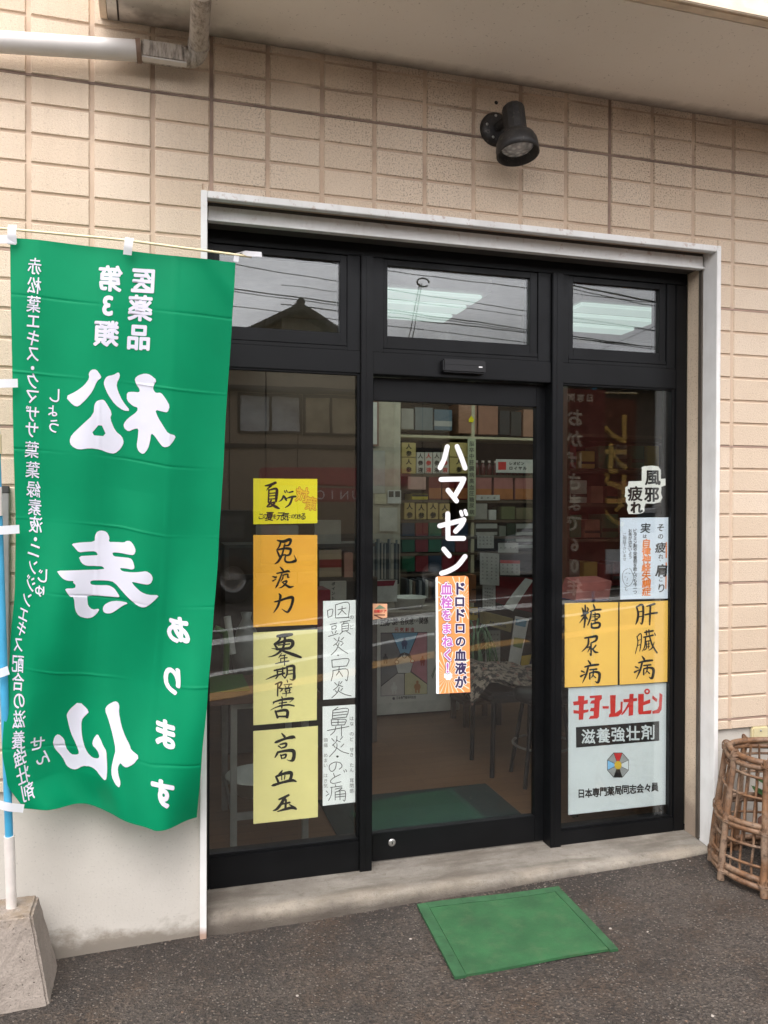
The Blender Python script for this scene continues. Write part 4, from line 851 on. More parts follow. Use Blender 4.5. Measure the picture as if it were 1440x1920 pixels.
def d_kou(q, F):
    brush(q, F, [[(305, 65, 26), (370, 58, 40), (440, 48, 26)], [(330, 75, 26), (320, 105, 20), (275, 135, 12)], [(275, 140, 18), (300, 180, 24)], [(290, 140, 18), (380, 110, 30), (440, 110, 34), (448, 145, 34), (420, 180, 26)], [(310, 150, 12), (420, 138, 14)], [(300, 190, 22), (420, 178, 28)], [(375, 70, 26), (365, 150, 22), (340, 200, 24), (280, 245, 18), (215, 262, 5)], [(250, 180, 6), (330, 195, 18), (400, 220, 28), (470, 245, 32), (525, 265, 22)],
        [(345, 225, 6), (330, 250, 12), (315, 270, 6)], [(332, 252, 10), (380, 243, 12)], [(335, 275, 10), (395, 268, 12)], [(285, 325, 8), (340, 312, 12), (410, 300, 14)], [(335, 275, 10), (335, 312, 10)], [(370, 250, 12), (372, 340, 10)],
        [(275, 390, 16), (340, 375, 18), (385, 365, 16)], [(300, 380, 14), (305, 430, 16)], [(355, 365, 16), (352, 430, 16)], [(300, 400, 10), (350, 398, 10)], [(195, 475, 6), (280, 440, 18), (370, 415, 18)], [(310, 440, 12), (290, 465, 14)], [(350, 435, 10), (375, 460, 14)], [(395, 350, 16), (395, 420, 18), (375, 465, 8)], [(395, 355, 18), (455, 348, 30), (462, 400, 26), (462, 460, 30), (445, 480, 14), (420, 470, 6)], [(400, 390, 10), (450, 385, 12)], [(400, 425, 10), (450, 420, 12)],
        [(285, 520, 14), (340, 500, 20), (335, 530, 16), (315, 555, 10)], [(315, 555, 14), (350, 565, 16), (330, 590, 8)], [(308, 520, 16), (305, 630, 14)], [(395, 480, 10), (400, 500, 12)], [(365, 525, 8), (440, 518, 12)], [(375, 535, 8), (385, 550, 8)], [(415, 530, 10), (405, 550, 8)], [(350, 560, 8), (440, 550, 10)], [(375, 568, 10), (380, 595, 8)], [(375, 568, 10), (420, 562, 14), (415, 595, 10)], [(380, 582, 6), (415, 580, 6)], [(350, 610, 8), (430, 600, 10)], [(390, 590, 12), (385, 635, 8)],
        [(345, 640, 12), (355, 665, 14)], [(275, 690, 14), (260, 710, 6)], [(265, 690, 14), (350, 665, 22), (440, 655, 26), (455, 660, 10), (420, 690, 6)], [(320, 700, 10), (390, 690, 14)], [(240, 765, 6), (300, 735, 12), (400, 715, 18), (462, 725, 14)], [(350, 670, 14), (345, 745, 14)], [(320, 720, 6), (385, 712, 10)], [(285, 775, 20), (305, 835, 22)], [(290, 780, 20), (370, 765, 28), (400, 780, 30), (395, 830, 30)], [(305, 825, 16), (400, 825, 22)]], ink, (460, 1180), 5.05)
poster('paper_sign', 'pale yellow paper with five brushed characters crossed by white reflections', 'sign', [(475, 1186), (595, 1180), (594, 1350), (475, 1360)], PY, pale, d_kou)
def d_ko(q, F):
    brush(q, F, [[(345, 985, 12), (370, 1015, 26)], [(278, 1075, 10), (300, 1065, 26), (380, 1035, 24), (450, 1020, 34), (472, 1030, 10)], [(315, 1105, 16), (335, 1120, 12)], [(330, 1090, 14), (385, 1080, 22), (380, 1110, 20), (340, 1125, 12)], [(280, 1215, 10), (300, 1180, 22), (310, 1160, 16)], [(305, 1165, 20), (380, 1150, 26), (450, 1150, 36), (462, 1190, 34), (450, 1235, 34), (425, 1245, 14), (395, 1235, 6)], [(335, 1190, 16), (345, 1225, 12)], [(340, 1195, 14), (385, 1185, 20), (375, 1215, 16), (345, 1220, 10)],
        [(350, 1335, 10), (330, 1365, 24), (300, 1395, 8)], [(290, 1395, 20), (310, 1440, 24)], [(300, 1390, 22), (370, 1365, 28), (430, 1358, 36), (435, 1390, 30), (420, 1430, 28)], [(345, 1390, 10), (345, 1425, 10)], [(375, 1385, 12), (370, 1420, 10)], [(250, 1480, 10), (270, 1475, 26), (350, 1450, 24), (440, 1430, 30), (480, 1440, 14)],
        [(320, 1610, 18), (370, 1590, 24), (410, 1570, 22)], [(375, 1590, 30), (340, 1650, 28), (300, 1700, 26), (262, 1718, 8)], [(345, 1655, 16), (420, 1640, 20)], [(385, 1615, 20), (380, 1690, 22)], [(305, 1725, 10), (370, 1705, 24), (440, 1690, 28), (480, 1700, 20)], [(420, 1660, 14), (470, 1690, 22)]], ink, (460, 1180), 5.05)
poster('paper_sign', 'pale yellow paper with three brushed characters, lowest on the left window', 'sign', [(475, 1371), (596, 1361), (596, 1532), (475, 1545)], PY, pale, d_ko)
S7, O7 = 4.68, (590, 1110)
def d_in(q, F):
    brush(q, F, [[(112, 165), (118, 225)], [(112, 163), (158, 152), (150, 212)], [(118, 222), (152, 210)], [(183, 115), (183, 228)], [(183, 112), (298, 95), (295, 225)], [(185, 228), (300, 222)], [(205, 155), (275, 140)], [(240, 125), (238, 160), (205, 200)], [(240, 160), (275, 195)],
        [(135, 285), (195, 272)], [(150, 302), (152, 330)], [(150, 302), (188, 295), (183, 325)], [(152, 328), (185, 322)], [(150, 345), (160, 365)], [(190, 340), (180, 360)], [(122, 390), (205, 365)], [(225, 265), (310, 250)], [(260, 260), (250, 282)], [(238, 285), (240, 345)], [(238, 285), (295, 275), (293, 335)], [(240, 303), (293, 296)], [(240, 322), (293, 316)], [(240, 345), (293, 336)], [(245, 348), (220, 372)], [(280, 345), (315, 370)],
        [(170, 405), (190, 425)], [(255, 398), (235, 420)], [(215, 395), (200, 440), (165, 470)], [(205, 425), (245, 440)], [(185, 455), (200, 470)], [(250, 450), (230, 470)], [(215, 445), (190, 505), (145, 552)], [(205, 480), (250, 515), (292, 540)], [(204, 555, 12), (207, 556, 12)],
        [(150, 598), (155, 660)], [(150, 598), (295, 585), (280, 650)], [(155, 660), (282, 648)], [(160, 690), (160, 720), (145, 780)], [(160, 690), (285, 678), (285, 775), (270, 768)], [(215, 660), (210, 700), (190, 730)], [(215, 695), (245, 740)],
        [(175, 795), (195, 815)], [(240, 785), (225, 805)], [(215, 785), (205, 825), (165, 860)], [(205, 815), (245, 830)], [(180, 865), (195, 880)], [(245, 845), (230, 865)], [(215, 835), (200, 880), (150, 928)], [(205, 865), (255, 895), (320, 912)]], gr, O7, S7, 6.5)
    column(q, F, 'のど', O7[0] + 325 / S7, O7[1] + 222 / S7, O7[1] + 305 / S7, 9, gr)
poster('paper_sign', 'narrow white paper with grey pen characters, upper one beside the door mullion', 'sign', [(606, 1127), (667, 1125), (666, 1308), (606, 1312)], PY, wpap, d_in)
def d_bi(q, F):
    brush(q, F, [[(205, 1010), (170, 1035)], [(160, 1038), (155, 1110)], [(160, 1038), (290, 1022), (280, 1095)], [(160, 1062), (285, 1048)], [(158, 1085), (282, 1072)], [(155, 1110), (280, 1097)], [(145, 1120), (150, 1170)], [(145, 1122), (270, 1118), (262, 1165)], [(150, 1145), (265, 1140)], [(205, 1120), (205, 1165)], [(150, 1170), (262, 1165)], [(112, 1215), (300, 1180)], [(185, 1180), (175, 1220), (140, 1255)], [(235, 1175), (235, 1265)],
        [(150, 1285), (172, 1310)], [(245, 1270), (225, 1295)], [(195, 1265), (190, 1310), (155, 1345)], [(190, 1300), (225, 1315)], [(165, 1345), (180, 1365)], [(255, 1335), (230, 1360)], [(195, 1330), (190, 1375), (130, 1445)], [(190, 1365), (240, 1400), (300, 1418)], [(198, 1443, 18), (202, 1444, 18)],
        [(190, 1500), (180, 1550), (150, 1575), (128, 1550), (135, 1515), (180, 1492), (225, 1500), (240, 1530), (215, 1555)], [(165, 1590), (175, 1620)], [(225, 1600), (160, 1635), (138, 1665), (165, 1680), (230, 1665)], [(255, 1565), (262, 1580)], [(272, 1558), (280, 1575)],
        [(180, 1690), (185, 1705)], [(140, 1715), (240, 1702)], [(150, 1718), (145, 1780), (122, 1830)], [(100, 1745), (115, 1760)], [(100, 1790), (125, 1770)], [(180, 1730), (240, 1718), (210, 1745)], [(180, 1755), (180, 1825)], [(180, 1755), (265, 1745), (265, 1830), (250, 1825)], [(180, 1780), (265, 1770)], [(180, 1800), (265, 1792)], [(222, 1750), (222, 1825)]], gr, O7, S7, 6.5)
    column(q, F, 'はな のど せき たん 耳閉感', O7[0] + 325 / S7, O7[1] + 1110 / S7, O7[1] + 1745 / S7, 8.5, gr)
    column(q, F, '頭痛 めまい はき気', O7[0] + 97 / S7, O7[1] + 1300 / S7, O7[1] + 1700 / S7, 8.5, plain('faint_pencil', srgb(140, 138, 134), .7))
poster('paper_sign', 'narrow white paper with grey pen characters and small side notes, lower one beside the mullion', 'sign', [(605, 1325), (666, 1321), (666, 1504), (605, 1511)], PY, wpap, d_bi)
O6, S6 = (1050, 1120), 6.545
BYO = [[(345, 775, 14), (370, 810, 28)], [(305, 855, 20), (380, 835, 28), (470, 825, 26)], [(345, 860, 24), (320, 950, 26), (275, 1050, 8)], [(265, 905, 20), (300, 920, 16)], [(255, 970, 26), (310, 940, 12)], [(365, 890, 18), (450, 880, 22)], [(365, 930, 18), (365, 1000, 22)], [(365, 930, 18), (430, 915, 26), (480, 930, 36), (485, 980, 34), (465, 1045, 30), (430, 1030, 8)], [(410, 890, 18), (405, 950, 16), (385, 985, 10)], [(410, 960, 14), (435, 985, 18)]]
def d_tou(q, F):
    brush(q, F, [[(270, 130, 14), (290, 180, 30), (285, 210, 16)], [(330, 120, 10), (345, 150, 22), (320, 200, 12)], [(262, 230, 20), (340, 190, 26), (355, 185, 10)], [(310, 100, 20), (310, 250, 30), (295, 370, 16)], [(295, 240, 24), (240, 315, 8)], [(320, 240, 20), (340, 270, 14)], [(410, 90, 16), (425, 130, 26)], [(370, 175, 16), (430, 155, 26), (500, 150, 24)], [(385, 170, 20), (370, 260, 24), (340, 340, 16)], [(400, 215, 14), (470, 205, 24), (485, 240, 20), (430, 270, 14)], [(395, 240, 10), (470, 232, 10)], [(430, 190, 16), (430, 310, 16)], [(390, 285, 12), (460, 275, 14)], [(385, 320, 20), (390, 370, 26)], [(390, 330, 18), (460, 310, 28), (490, 330, 30), (470, 370, 30), (400, 375, 24)],
        [(305, 500, 20), (390, 485, 28), (450, 480, 34), (440, 530, 26), (380, 560, 16)], [(350, 510, 24), (340, 590, 26), (270, 665, 10)], [(380, 575, 22), (380, 710, 20), (365, 690, 8)], [(330, 620, 12), (370, 610, 20), (340, 670, 10)], [(440, 590, 20), (400, 640, 16)], [(395, 630, 16), (430, 670, 26), (465, 675, 16)]] + BYO, ink, O6, S6)
poster('paper_sign', 'amber paper with three brushed characters, left one above the white acrylic sign', 'sign', [(1059, 1131), (1159, 1129), (1158, 1284), (1059, 1289)], PY, amber, d_tou)
def d_kan(q, F):
    brush(q, F, [[(940, 120, 20), (960, 200, 28), (950, 280, 28), (930, 330, 14)], [(945, 115, 20), (1000, 90, 28), (1020, 120, 28), (1020, 230, 28), (1005, 325, 22), (985, 310, 8)], [(965, 180, 14), (1010, 170, 14)], [(965, 240, 14), (1010, 232, 14)], [(1065, 110, 16), (1110, 95, 24), (1160, 80, 30)], [(1045, 215, 20), (1110, 200, 24), (1190, 190, 26)], [(1110, 100, 24), (1105, 210, 24), (1100, 335, 20)],
        [(945, 480, 14), (955, 560, 14), (925, 690, 10)], [(950, 480, 12), (985, 445, 14), (1000, 480, 14), (990, 600, 14), (975, 660, 8)], [(955, 530, 10), (990, 520, 10)], [(955, 590, 10), (990, 580, 10)], [(1060, 410, 18), (1060, 460, 18)], [(1090, 400, 18), (1095, 455, 16)], [(1040, 430, 20), (1140, 410, 24)], [(1030, 490, 20), (1140, 465, 24)], [(1050, 490, 20), (1040, 600, 16), (1010, 660, 8)], [(1060, 540, 14), (1110, 530, 14)], [(1060, 575, 10), (1100, 570, 12)], [(1055, 540, 14), (1060, 620, 16), (1030, 650, 10)], [(1090, 530, 12), (1085, 625, 14)], [(1060, 610, 10), (1100, 600, 12)], [(1100, 480, 18), (1130, 580, 22), (1190, 680, 20)], [(1155, 550, 10), (1130, 620, 16), (1090, 650, 8)], [(1160, 440, 12), (1170, 465, 16)]], ink, O6, S6)
    brush(q, F, BYO, ink, O6, S6, off=(662, -52))
poster('paper_sign', 'amber paper with three brushed characters, right one below the bluish white notice', 'sign', [(1162, 1129), (1257, 1126), (1257, 1278), (1162, 1284)], PY, amber, d_kan)
def d_sono(q, F):
    o, s = (1150, 860), 7.11
    P = lambda x, y: (o[0] + x / s, o[1] + y / s)
    for ch, x, y, z, b in (('そ', 630, 920, 110, .02), ('の', 630, 1038, 80, .015), ('疲', 630, 1185, 145, .025), ('れ', 635, 1305, 70, .02), ('、', 625, 1360, 60, .01), ('肩', 640, 1490, 170, .035), ('こ', 635, 1610, 70, .015), ('り', 640, 1725, 130, .015), ('実', 430, 925, 140, .015), ('は', 420, 1035, 55, .02)): put(q, F, ch, *P(x, y), z / s, z / s, ink, b, shear=.12)
    for i, ch in enumerate('自律神経失調症'): put(q, F, ch, *P(440, 1125 + i * 108), 122 / s, 118 / s, oink, .03, shear=.08)
    column(q, F, 'ビタミン剤や栄養剤を飲んでも今一つ', *P(290, 0)[:1], P(0, 960)[1], P(0, 1780)[1], 8, gr, .015); column(q, F, 'お茶が出ないよう', P(225, 0)[0], P(0, 960)[1], P(0, 1310)[1], 7.5, gr, .01); column(q, F, 'ご相談下さいませ', P(150, 0)[0], P(0, 1010)[1], P(0, 1340)[1], 7, gr)
    brush(q, F, [[(705, 1120, 16), (705, 1320, 18)], [(705, 1390, 18), (700, 1730, 14)]], oink, o, s)
    brush(q, F, [[(195, 1465), (140, 1500), (120, 1580), (150, 1670), (200, 1700), (245, 1660), (268, 1580), (240, 1490), (215, 1462)], [(165, 1530), (185, 1522)], [(205, 1525), (225, 1535)], [(150, 1580), (170, 1575)], [(190, 1590), (180, 1630)], [(170, 1660), (195, 1665)], [(140, 1715), (190, 1710)], [(165, 1720), (165, 1755), (190, 1750)]], gr, o, s, 5)
poster('paper_sign', 'bluish white handwritten notice with orange characters on the right window', 'sign', [(1163, 971), (1257, 970), (1257, 1122), (1163, 1124)], PY, bpap, d_sono)
# cut-out sticker
q = MB(); o, s = (1150, 860), 7.11
T = lambda x, y, Y=PY: at(o[0] + x / s, o[1] + y / s, Y)
out = [(378, 112), (420, 100), (520, 92), (600, 105), (632, 150), (635, 270), (695, 265), (695, 355), (640, 375), (640, 410), (632, 450), (655, 520), (620, 580), (540, 600), (430, 598), (415, 640), (415, 700), (390, 725), (330, 738), (205, 738), (182, 680), (195, 620), (165, 570), (170, 520), (150, 500), (160, 460), (160, 380), (195, 365), (205, 302), (290, 300), (378, 295)]
q.poly([[T(x, y) for x, y in out]], plain('white_sticker', srgb(238, 236, 230), .5, var=.02))
for ch, x, y, z, b in (('風', 525, 255, 215, .028), ('邪', 510, 480, 205, .032), ('疲', 290, 465, 205, .03), ('れ', 310, 650, 165, .05)): put(q, lambda a, c: at(a, c, PY - .0008), ch, o[0] + x / s, o[1] + y / s, z / s, z / s, ink, b)
tag(q.build('cut_out_sticker'), 'white cut-out sticker with four bold black characters on the right window', 'sticker')
# acrylic sign
acr = plain('milky_acrylic', srgb(214, 220, 222), 0.25, var=.03); redp = plain('red_print', srgb(206, 48, 44), .5)
def d_kiyo(q, F):
    o, s = (1030, 1100), 4.173; G = lambda pts: q.poly([[F(o[0] + x / s, o[1] + y / s) for x, y in pts]], redp)
    G([(185, 900), (225, 895), (225, 855), (275, 855), (272, 890), (302, 885), (300, 915), (270, 920), (268, 965), (308, 960), (305, 980), (268, 990), (265, 1040), (230, 1042), (230, 995), (190, 992), (188, 965), (230, 970), (232, 925), (190, 930)])
    G([(315, 855), (410, 848), (412, 875), (395, 895), (388, 1020), (375, 1032), (308, 1035), (320, 1012), (345, 1010), (347, 975), (315, 975), (325, 950), (350, 948), (352, 915), (318, 915), (330, 890), (355, 888), (357, 870), (318, 872)])
    G([(415, 935), (466, 935), (464, 955), (418, 955)]); G([(475, 850), (520, 848), (515, 990), (556, 960), (558, 900), (575, 900), (570, 985), (540, 1015), (465, 1022), (468, 1000), (478, 990)])
    G([(580, 880), (625, 878), (627, 840), (660, 838), (658, 875), (688, 870), (686, 895), (658, 898), (655, 1005), (620, 1012), (622, 940), (590, 985), (570, 1005), (560, 1000), (590, 960), (620, 905), (580, 905)])
    G([(695, 840), (740, 838), (738, 900), (790, 880), (790, 910), (735, 930), (735, 975), (800, 965), (795, 995), (700, 1000), (695, 980)]); G([(808, 850), (845, 880), (838, 905), (805, 875)]); G([(862, 830), (885, 845), (878, 960), (860, 990), (808, 995), (805, 975), (845, 960), (858, 930)])
    c = lambda r: [F(o[0] + (765 + r * math.cos(t)) / s, o[1] + (820 + r * math.sin(t)) / s) for t in [2 * math.pi * k / 20 for k in range(20)]]
    q.poly([c(23), c(9)], redp)
    blk = plain('black_print', srgb(28, 28, 30), .5); q.poly([[F(o[0] + x / s, o[1] + y / s) for x, y in ((208, 1100), (860, 1052), (860, 1205), (210, 1260))]], blk)
    F2 = lambda x, y: F(x, y) + Vector((0, -.0005, 0))
    row(q, F2, '滋養強壮剤', o[0] + 305 / s, o[0] + 770 / s, o[1] + 1172 / s, 27, acr, .018, y1=o[1] + 1138 / s, sy=29)
    row(q, F2, '日本専門薬局同志会々員', o[0] + 250 / s, o[0] + 825 / s, o[1] + 1620 / s, 14.5, blk, .028, y1=o[1] + 1568 / s, sy=18)
    cx, cyy, r = 537, 1396, 92; grey = plain('emblem_grey', srgb(150, 152, 152), .5); cols = [plain('emblem_red', srgb(190, 30, 38), .5), grey, acr, grey, blk, grey, plain('emblem_blue', srgb(130, 186, 228), .5), grey]
    V = lambda a, k, e=0: F(o[0] + (cx + k * .97 * math.sin(a)) / s, o[1] + (cyy - k * 1.12 * math.cos(a)) / s) + Vector((0, -e, 0))
    q.poly([[V(2 * math.pi * k / 8 + math.pi / 8 if False else math.pi / 4 * (k + .5), r * 1.03) for k in range(8)]], gr)
    for k in range(8):
        a = math.pi / 4 * k; q.poly([[V(a - math.pi / 8 + .02, r * .97, .0004), V(a + math.pi / 8 - .02, r * .97, .0004), V(a + math.pi / 8 - .06, 30, .0004), V(a - math.pi / 8 + .06, 30, .0004)]], cols[k])
    q.poly([[V(2 * math.pi * k / 20, 29, .0008) for k in range(20)]], plain('emblem_yellow', srgb(214, 178, 60), .5))
poster('acrylic_sign', 'milky white acrylic sign with red lettering and a round eight-part emblem', 'sign', [(1066, 1290), (1250, 1280), (1250, 1508), (1066, 1528)], 0.222, acr, d_kiyo, 0.005)
# orange card stuck on the outside of the door
oc = plain('orange_card', srgb(250, 152, 86), .55, var=.06, vs=9); ray_ = plain('pale_card_ray', srgb(255, 222, 190), .55); cw = plain('card_white', srgb(250, 246, 246), .55); navy = plain('navy_print', srgb(56, 42, 84), .55); pur = plain('purple_print', srgb(196, 112, 192), .55)
def d_doro(q, F):
    o, s = (800, 1060), 7.68; G = lambda x, y, e=0: F(o[0] + x / s, o[1] + y / s) + Vector((0, -e, 0))
    E = [(158, 160), (560, 152), (600, 190), (628, 1825), (180, 1850)]
    def clip(cx, cyy, a):                     # where a ray from (cx, cyy) leaves the card
        best = 9e9
        for (x0, y0), (x1, y1) in zip(E, E[1:] + E[:1]):
            dx, dy, ex, ey = math.cos(a), math.sin(a), x1 - x0, y1 - y0; den = dx * ey - dy * ex
            if abs(den) < 1e-6: continue
            t = ((x0 - cx) * ey - (y0 - cyy) * ex) / den; u = ((x0 - cx) * dy - (y0 - cyy) * dx) / den
            if t > 0 and 0 <= u <= 1: best = min(best, t)
        return best
    for cx, cyy, n, L in ((310, 1590, 26, 470), (490, 480, 22, 420)):
        for k in range(n):
            a = 2 * math.pi * k / n + .07; wd = .026; t = min(L * (1 if k % 2 else .75), clip(cx, cyy, a) - 6)
            q.poly([[G(cx, cyy), G(cx + t * math.cos(a - wd), cyy + t * math.sin(a - wd)), G(cx + t * math.cos(a + wd), cyy + t * math.sin(a + wd))]], ray_)
        q.poly([[G(cx + 55 * (1 + .25 * (k % 2)) * math.cos(k * .3927), cyy + 55 * (1 + .25 * (k % 2)) * math.sin(k * .3927), .0002) for k in range(16)]], cw)
    for ch, x, y, z in (('ド', 487, 335, 200), ('ロ', 475, 527, 175), ('ド', 490, 715, 200), ('ロ', 480, 908, 175), ('の', 487, 1100, 165), ('血', 487, 1290, 180), ('液', 490, 1480, 175), ('が', 492, 1675, 185)):
        for m, b, e in ((cw, .10, .0004), (navy, .045, .0007)): put(q, lambda a, c: F(a, c) + Vector((0, -e, 0)), ch, o[0] + x / s, o[1] + y / s, z / s * .95, z / s, m, b)
    for ch, x, y, z in (('血', 285, 335, 185), ('栓', 285, 530, 185), ('を', 285, 715, 165), ('ま', 290, 910, 165), ('ね', 300, 1095, 175), ('く', 300, 1290, 185), ('!', 300, 1475, 190)):
        for m, b, e in ((navy, .155, .0003), (cw, .105, .0006), (pur, .035, .0009)): put(q, lambda a, c: F(a, c) + Vector((0, -e, 0)), ch, o[0] + x / s, o[1] + y / s, z / s * .9, z / s, m, b)
    a, c, d2, e2_ = G(130, 180, -.0012), G(160, 162), G(180, 1850), G(138, 1850, -.0012); q.add([a, c, d2, e2_], [(0, 3, 2, 1)], wpap)
q = MB(); Yd = DY - 0.006; o, s = (800, 1060), 7.68
oct_ = [(150, 160), (560, 152), (588, 165), (602, 195), (628, 1825), (180, 1850)]
f_ = [at(o[0] + x / s, o[1] + y / s, Yd) for x, y in oct_]; b_ = [p + Vector((0, .002, 0)) for p in f_]; n = len(f_)
q.add(f_ + b_, [tuple(range(n))[::-1], tuple(range(n, 2 * n))] + [(i, (i + 1) % n, n + (i + 1) % n, n + i) for i in range(n)], oc); d_doro(q, lambda x, y: at(x, y, Yd - .0004))
tag(q.build('orange_card'), 'tall orange card with purple and navy characters stuck on the door glass', 'card')
def d_auto(q, F):
    row(q, F, '自動ドア', 704, 722, 1146, 6.5, redp, .04); q.poly([[F(x, y) for x, y in ((702, 1142), (712, 1134), (724, 1141))]], plain('sticker_green', srgb(120, 140, 110), .6)); q.poly([[F(x, y) for x, y in ((701, 1152), (722, 1152), (722, 1154), (706, 1154), (718, 1159), (716, 1161), (701, 1154))]], plain('sticker_brown', srgb(110, 66, 50), .6))
poster('door_sticker', 'small pale orange automatic door sticker at the left edge of the door glass', 'sticker', [(699, 1132), (726, 1132), (726, 1158), (699, 1162)], DY - .0015, plain('sticker_peach', srgb(232, 176, 136), .6), d_auto, .0005)

# ================================================================== INSIDE THE SHOP
def crate(px0, py0, px1, py1, Y, dep, name, label, cat, c, group=None, text=None, tm=None, ts=None, rough=.5, band=None):
    """A carton whose front covers the given photo pixels on the plane y = Y."""
    mx, my = (px0 + px1) / 2, (py0 + py1) / 2; x0, x1, z1, z0 = at(px0, my, Y).x, at(px1, my, Y).x, at(mx, py0, Y).z, at(mx, py1, Y).z
    q = MB(); q.box((x0 + .001, Y, z0), (x1 - .001, Y + dep, z1), plain('carton_%02x%02x%02x' % c, srgb(*c), rough, var=.08), 0.003)
    F = lambda x, y: Vector((at(x, y, Y).x, Y - .0012, at(mx, y, Y).z))
    if band:
        bc_, f0, f1 = band; q.box((x0 + .002, Y - .0006, z0 + (z1 - z0) * f0), (x1 - .002, Y + .001, z0 + (z1 - z0) * f1), plain('band_%02x%02x%02x' % bc_, srgb(*bc_), .5))
    if text: column(q, F, text, mx, py0 + (py1 - py0) * (.5 / len(text)), py1 - (py1 - py0) * (.5 / len(text)), ts or min(px1 - px0, (py1 - py0) / len(text)) * .85, tm or ink, .03)
    return tag(q.build(name), label, cat, group)
# ceiling lights
for k, (x0, x1, y0, y1) in enumerate(((1.05, 1.60, 0.90, 1.56), (2.17, 2.80, 0.88, 1.56))):
    lt = thing('ceiling_light', ('lit fluorescent ceiling light seen through the middle transom window', 'lit fluorescent ceiling light seen through the right transom window')[k], 'light', ((x0 + x1) / 2, (y0 + y1) / 2, 2.70), 'ceiling lights')
    box('housing', (x0 - .03, y0 - .03, 2.665), (x1 + .03, y1 + .03, 2.758), plain('light_housing', srgb(210, 212, 208), .5), lt, .004)
    for t in range(3):
        ya = y0 + (y1 - y0) * (t + .12) / 3; box('tube_diffuser', (x0, ya, 2.645), (x1, ya + (y1 - y0) * .22, 2.6645), M['fluo'], lt, .006)
for k in range(3):  # extra fixtures out of view, added to brighten the back shelves
    lt = thing('ceiling_light', 'added unseen fill light under the ceiling deeper in the shop above the counter', 'light', (1.2 + 1.2 * k, 2.55, 2.70), 'added fill lights over the counter'); x0, y0 = .75 + 1.15 * k, 2.15
    box('housing', (x0 - .03, y0 - .03, 2.665), (x0 + .93, y0 + .93, 2.758), plain('light_housing', srgb(210, 212, 208), .5), lt, .004); box('tube_diffuser', (x0, y0, 2.645), (x0 + .9, y0 + .9, 2.6645), M['fluo_fill'], lt, .006)
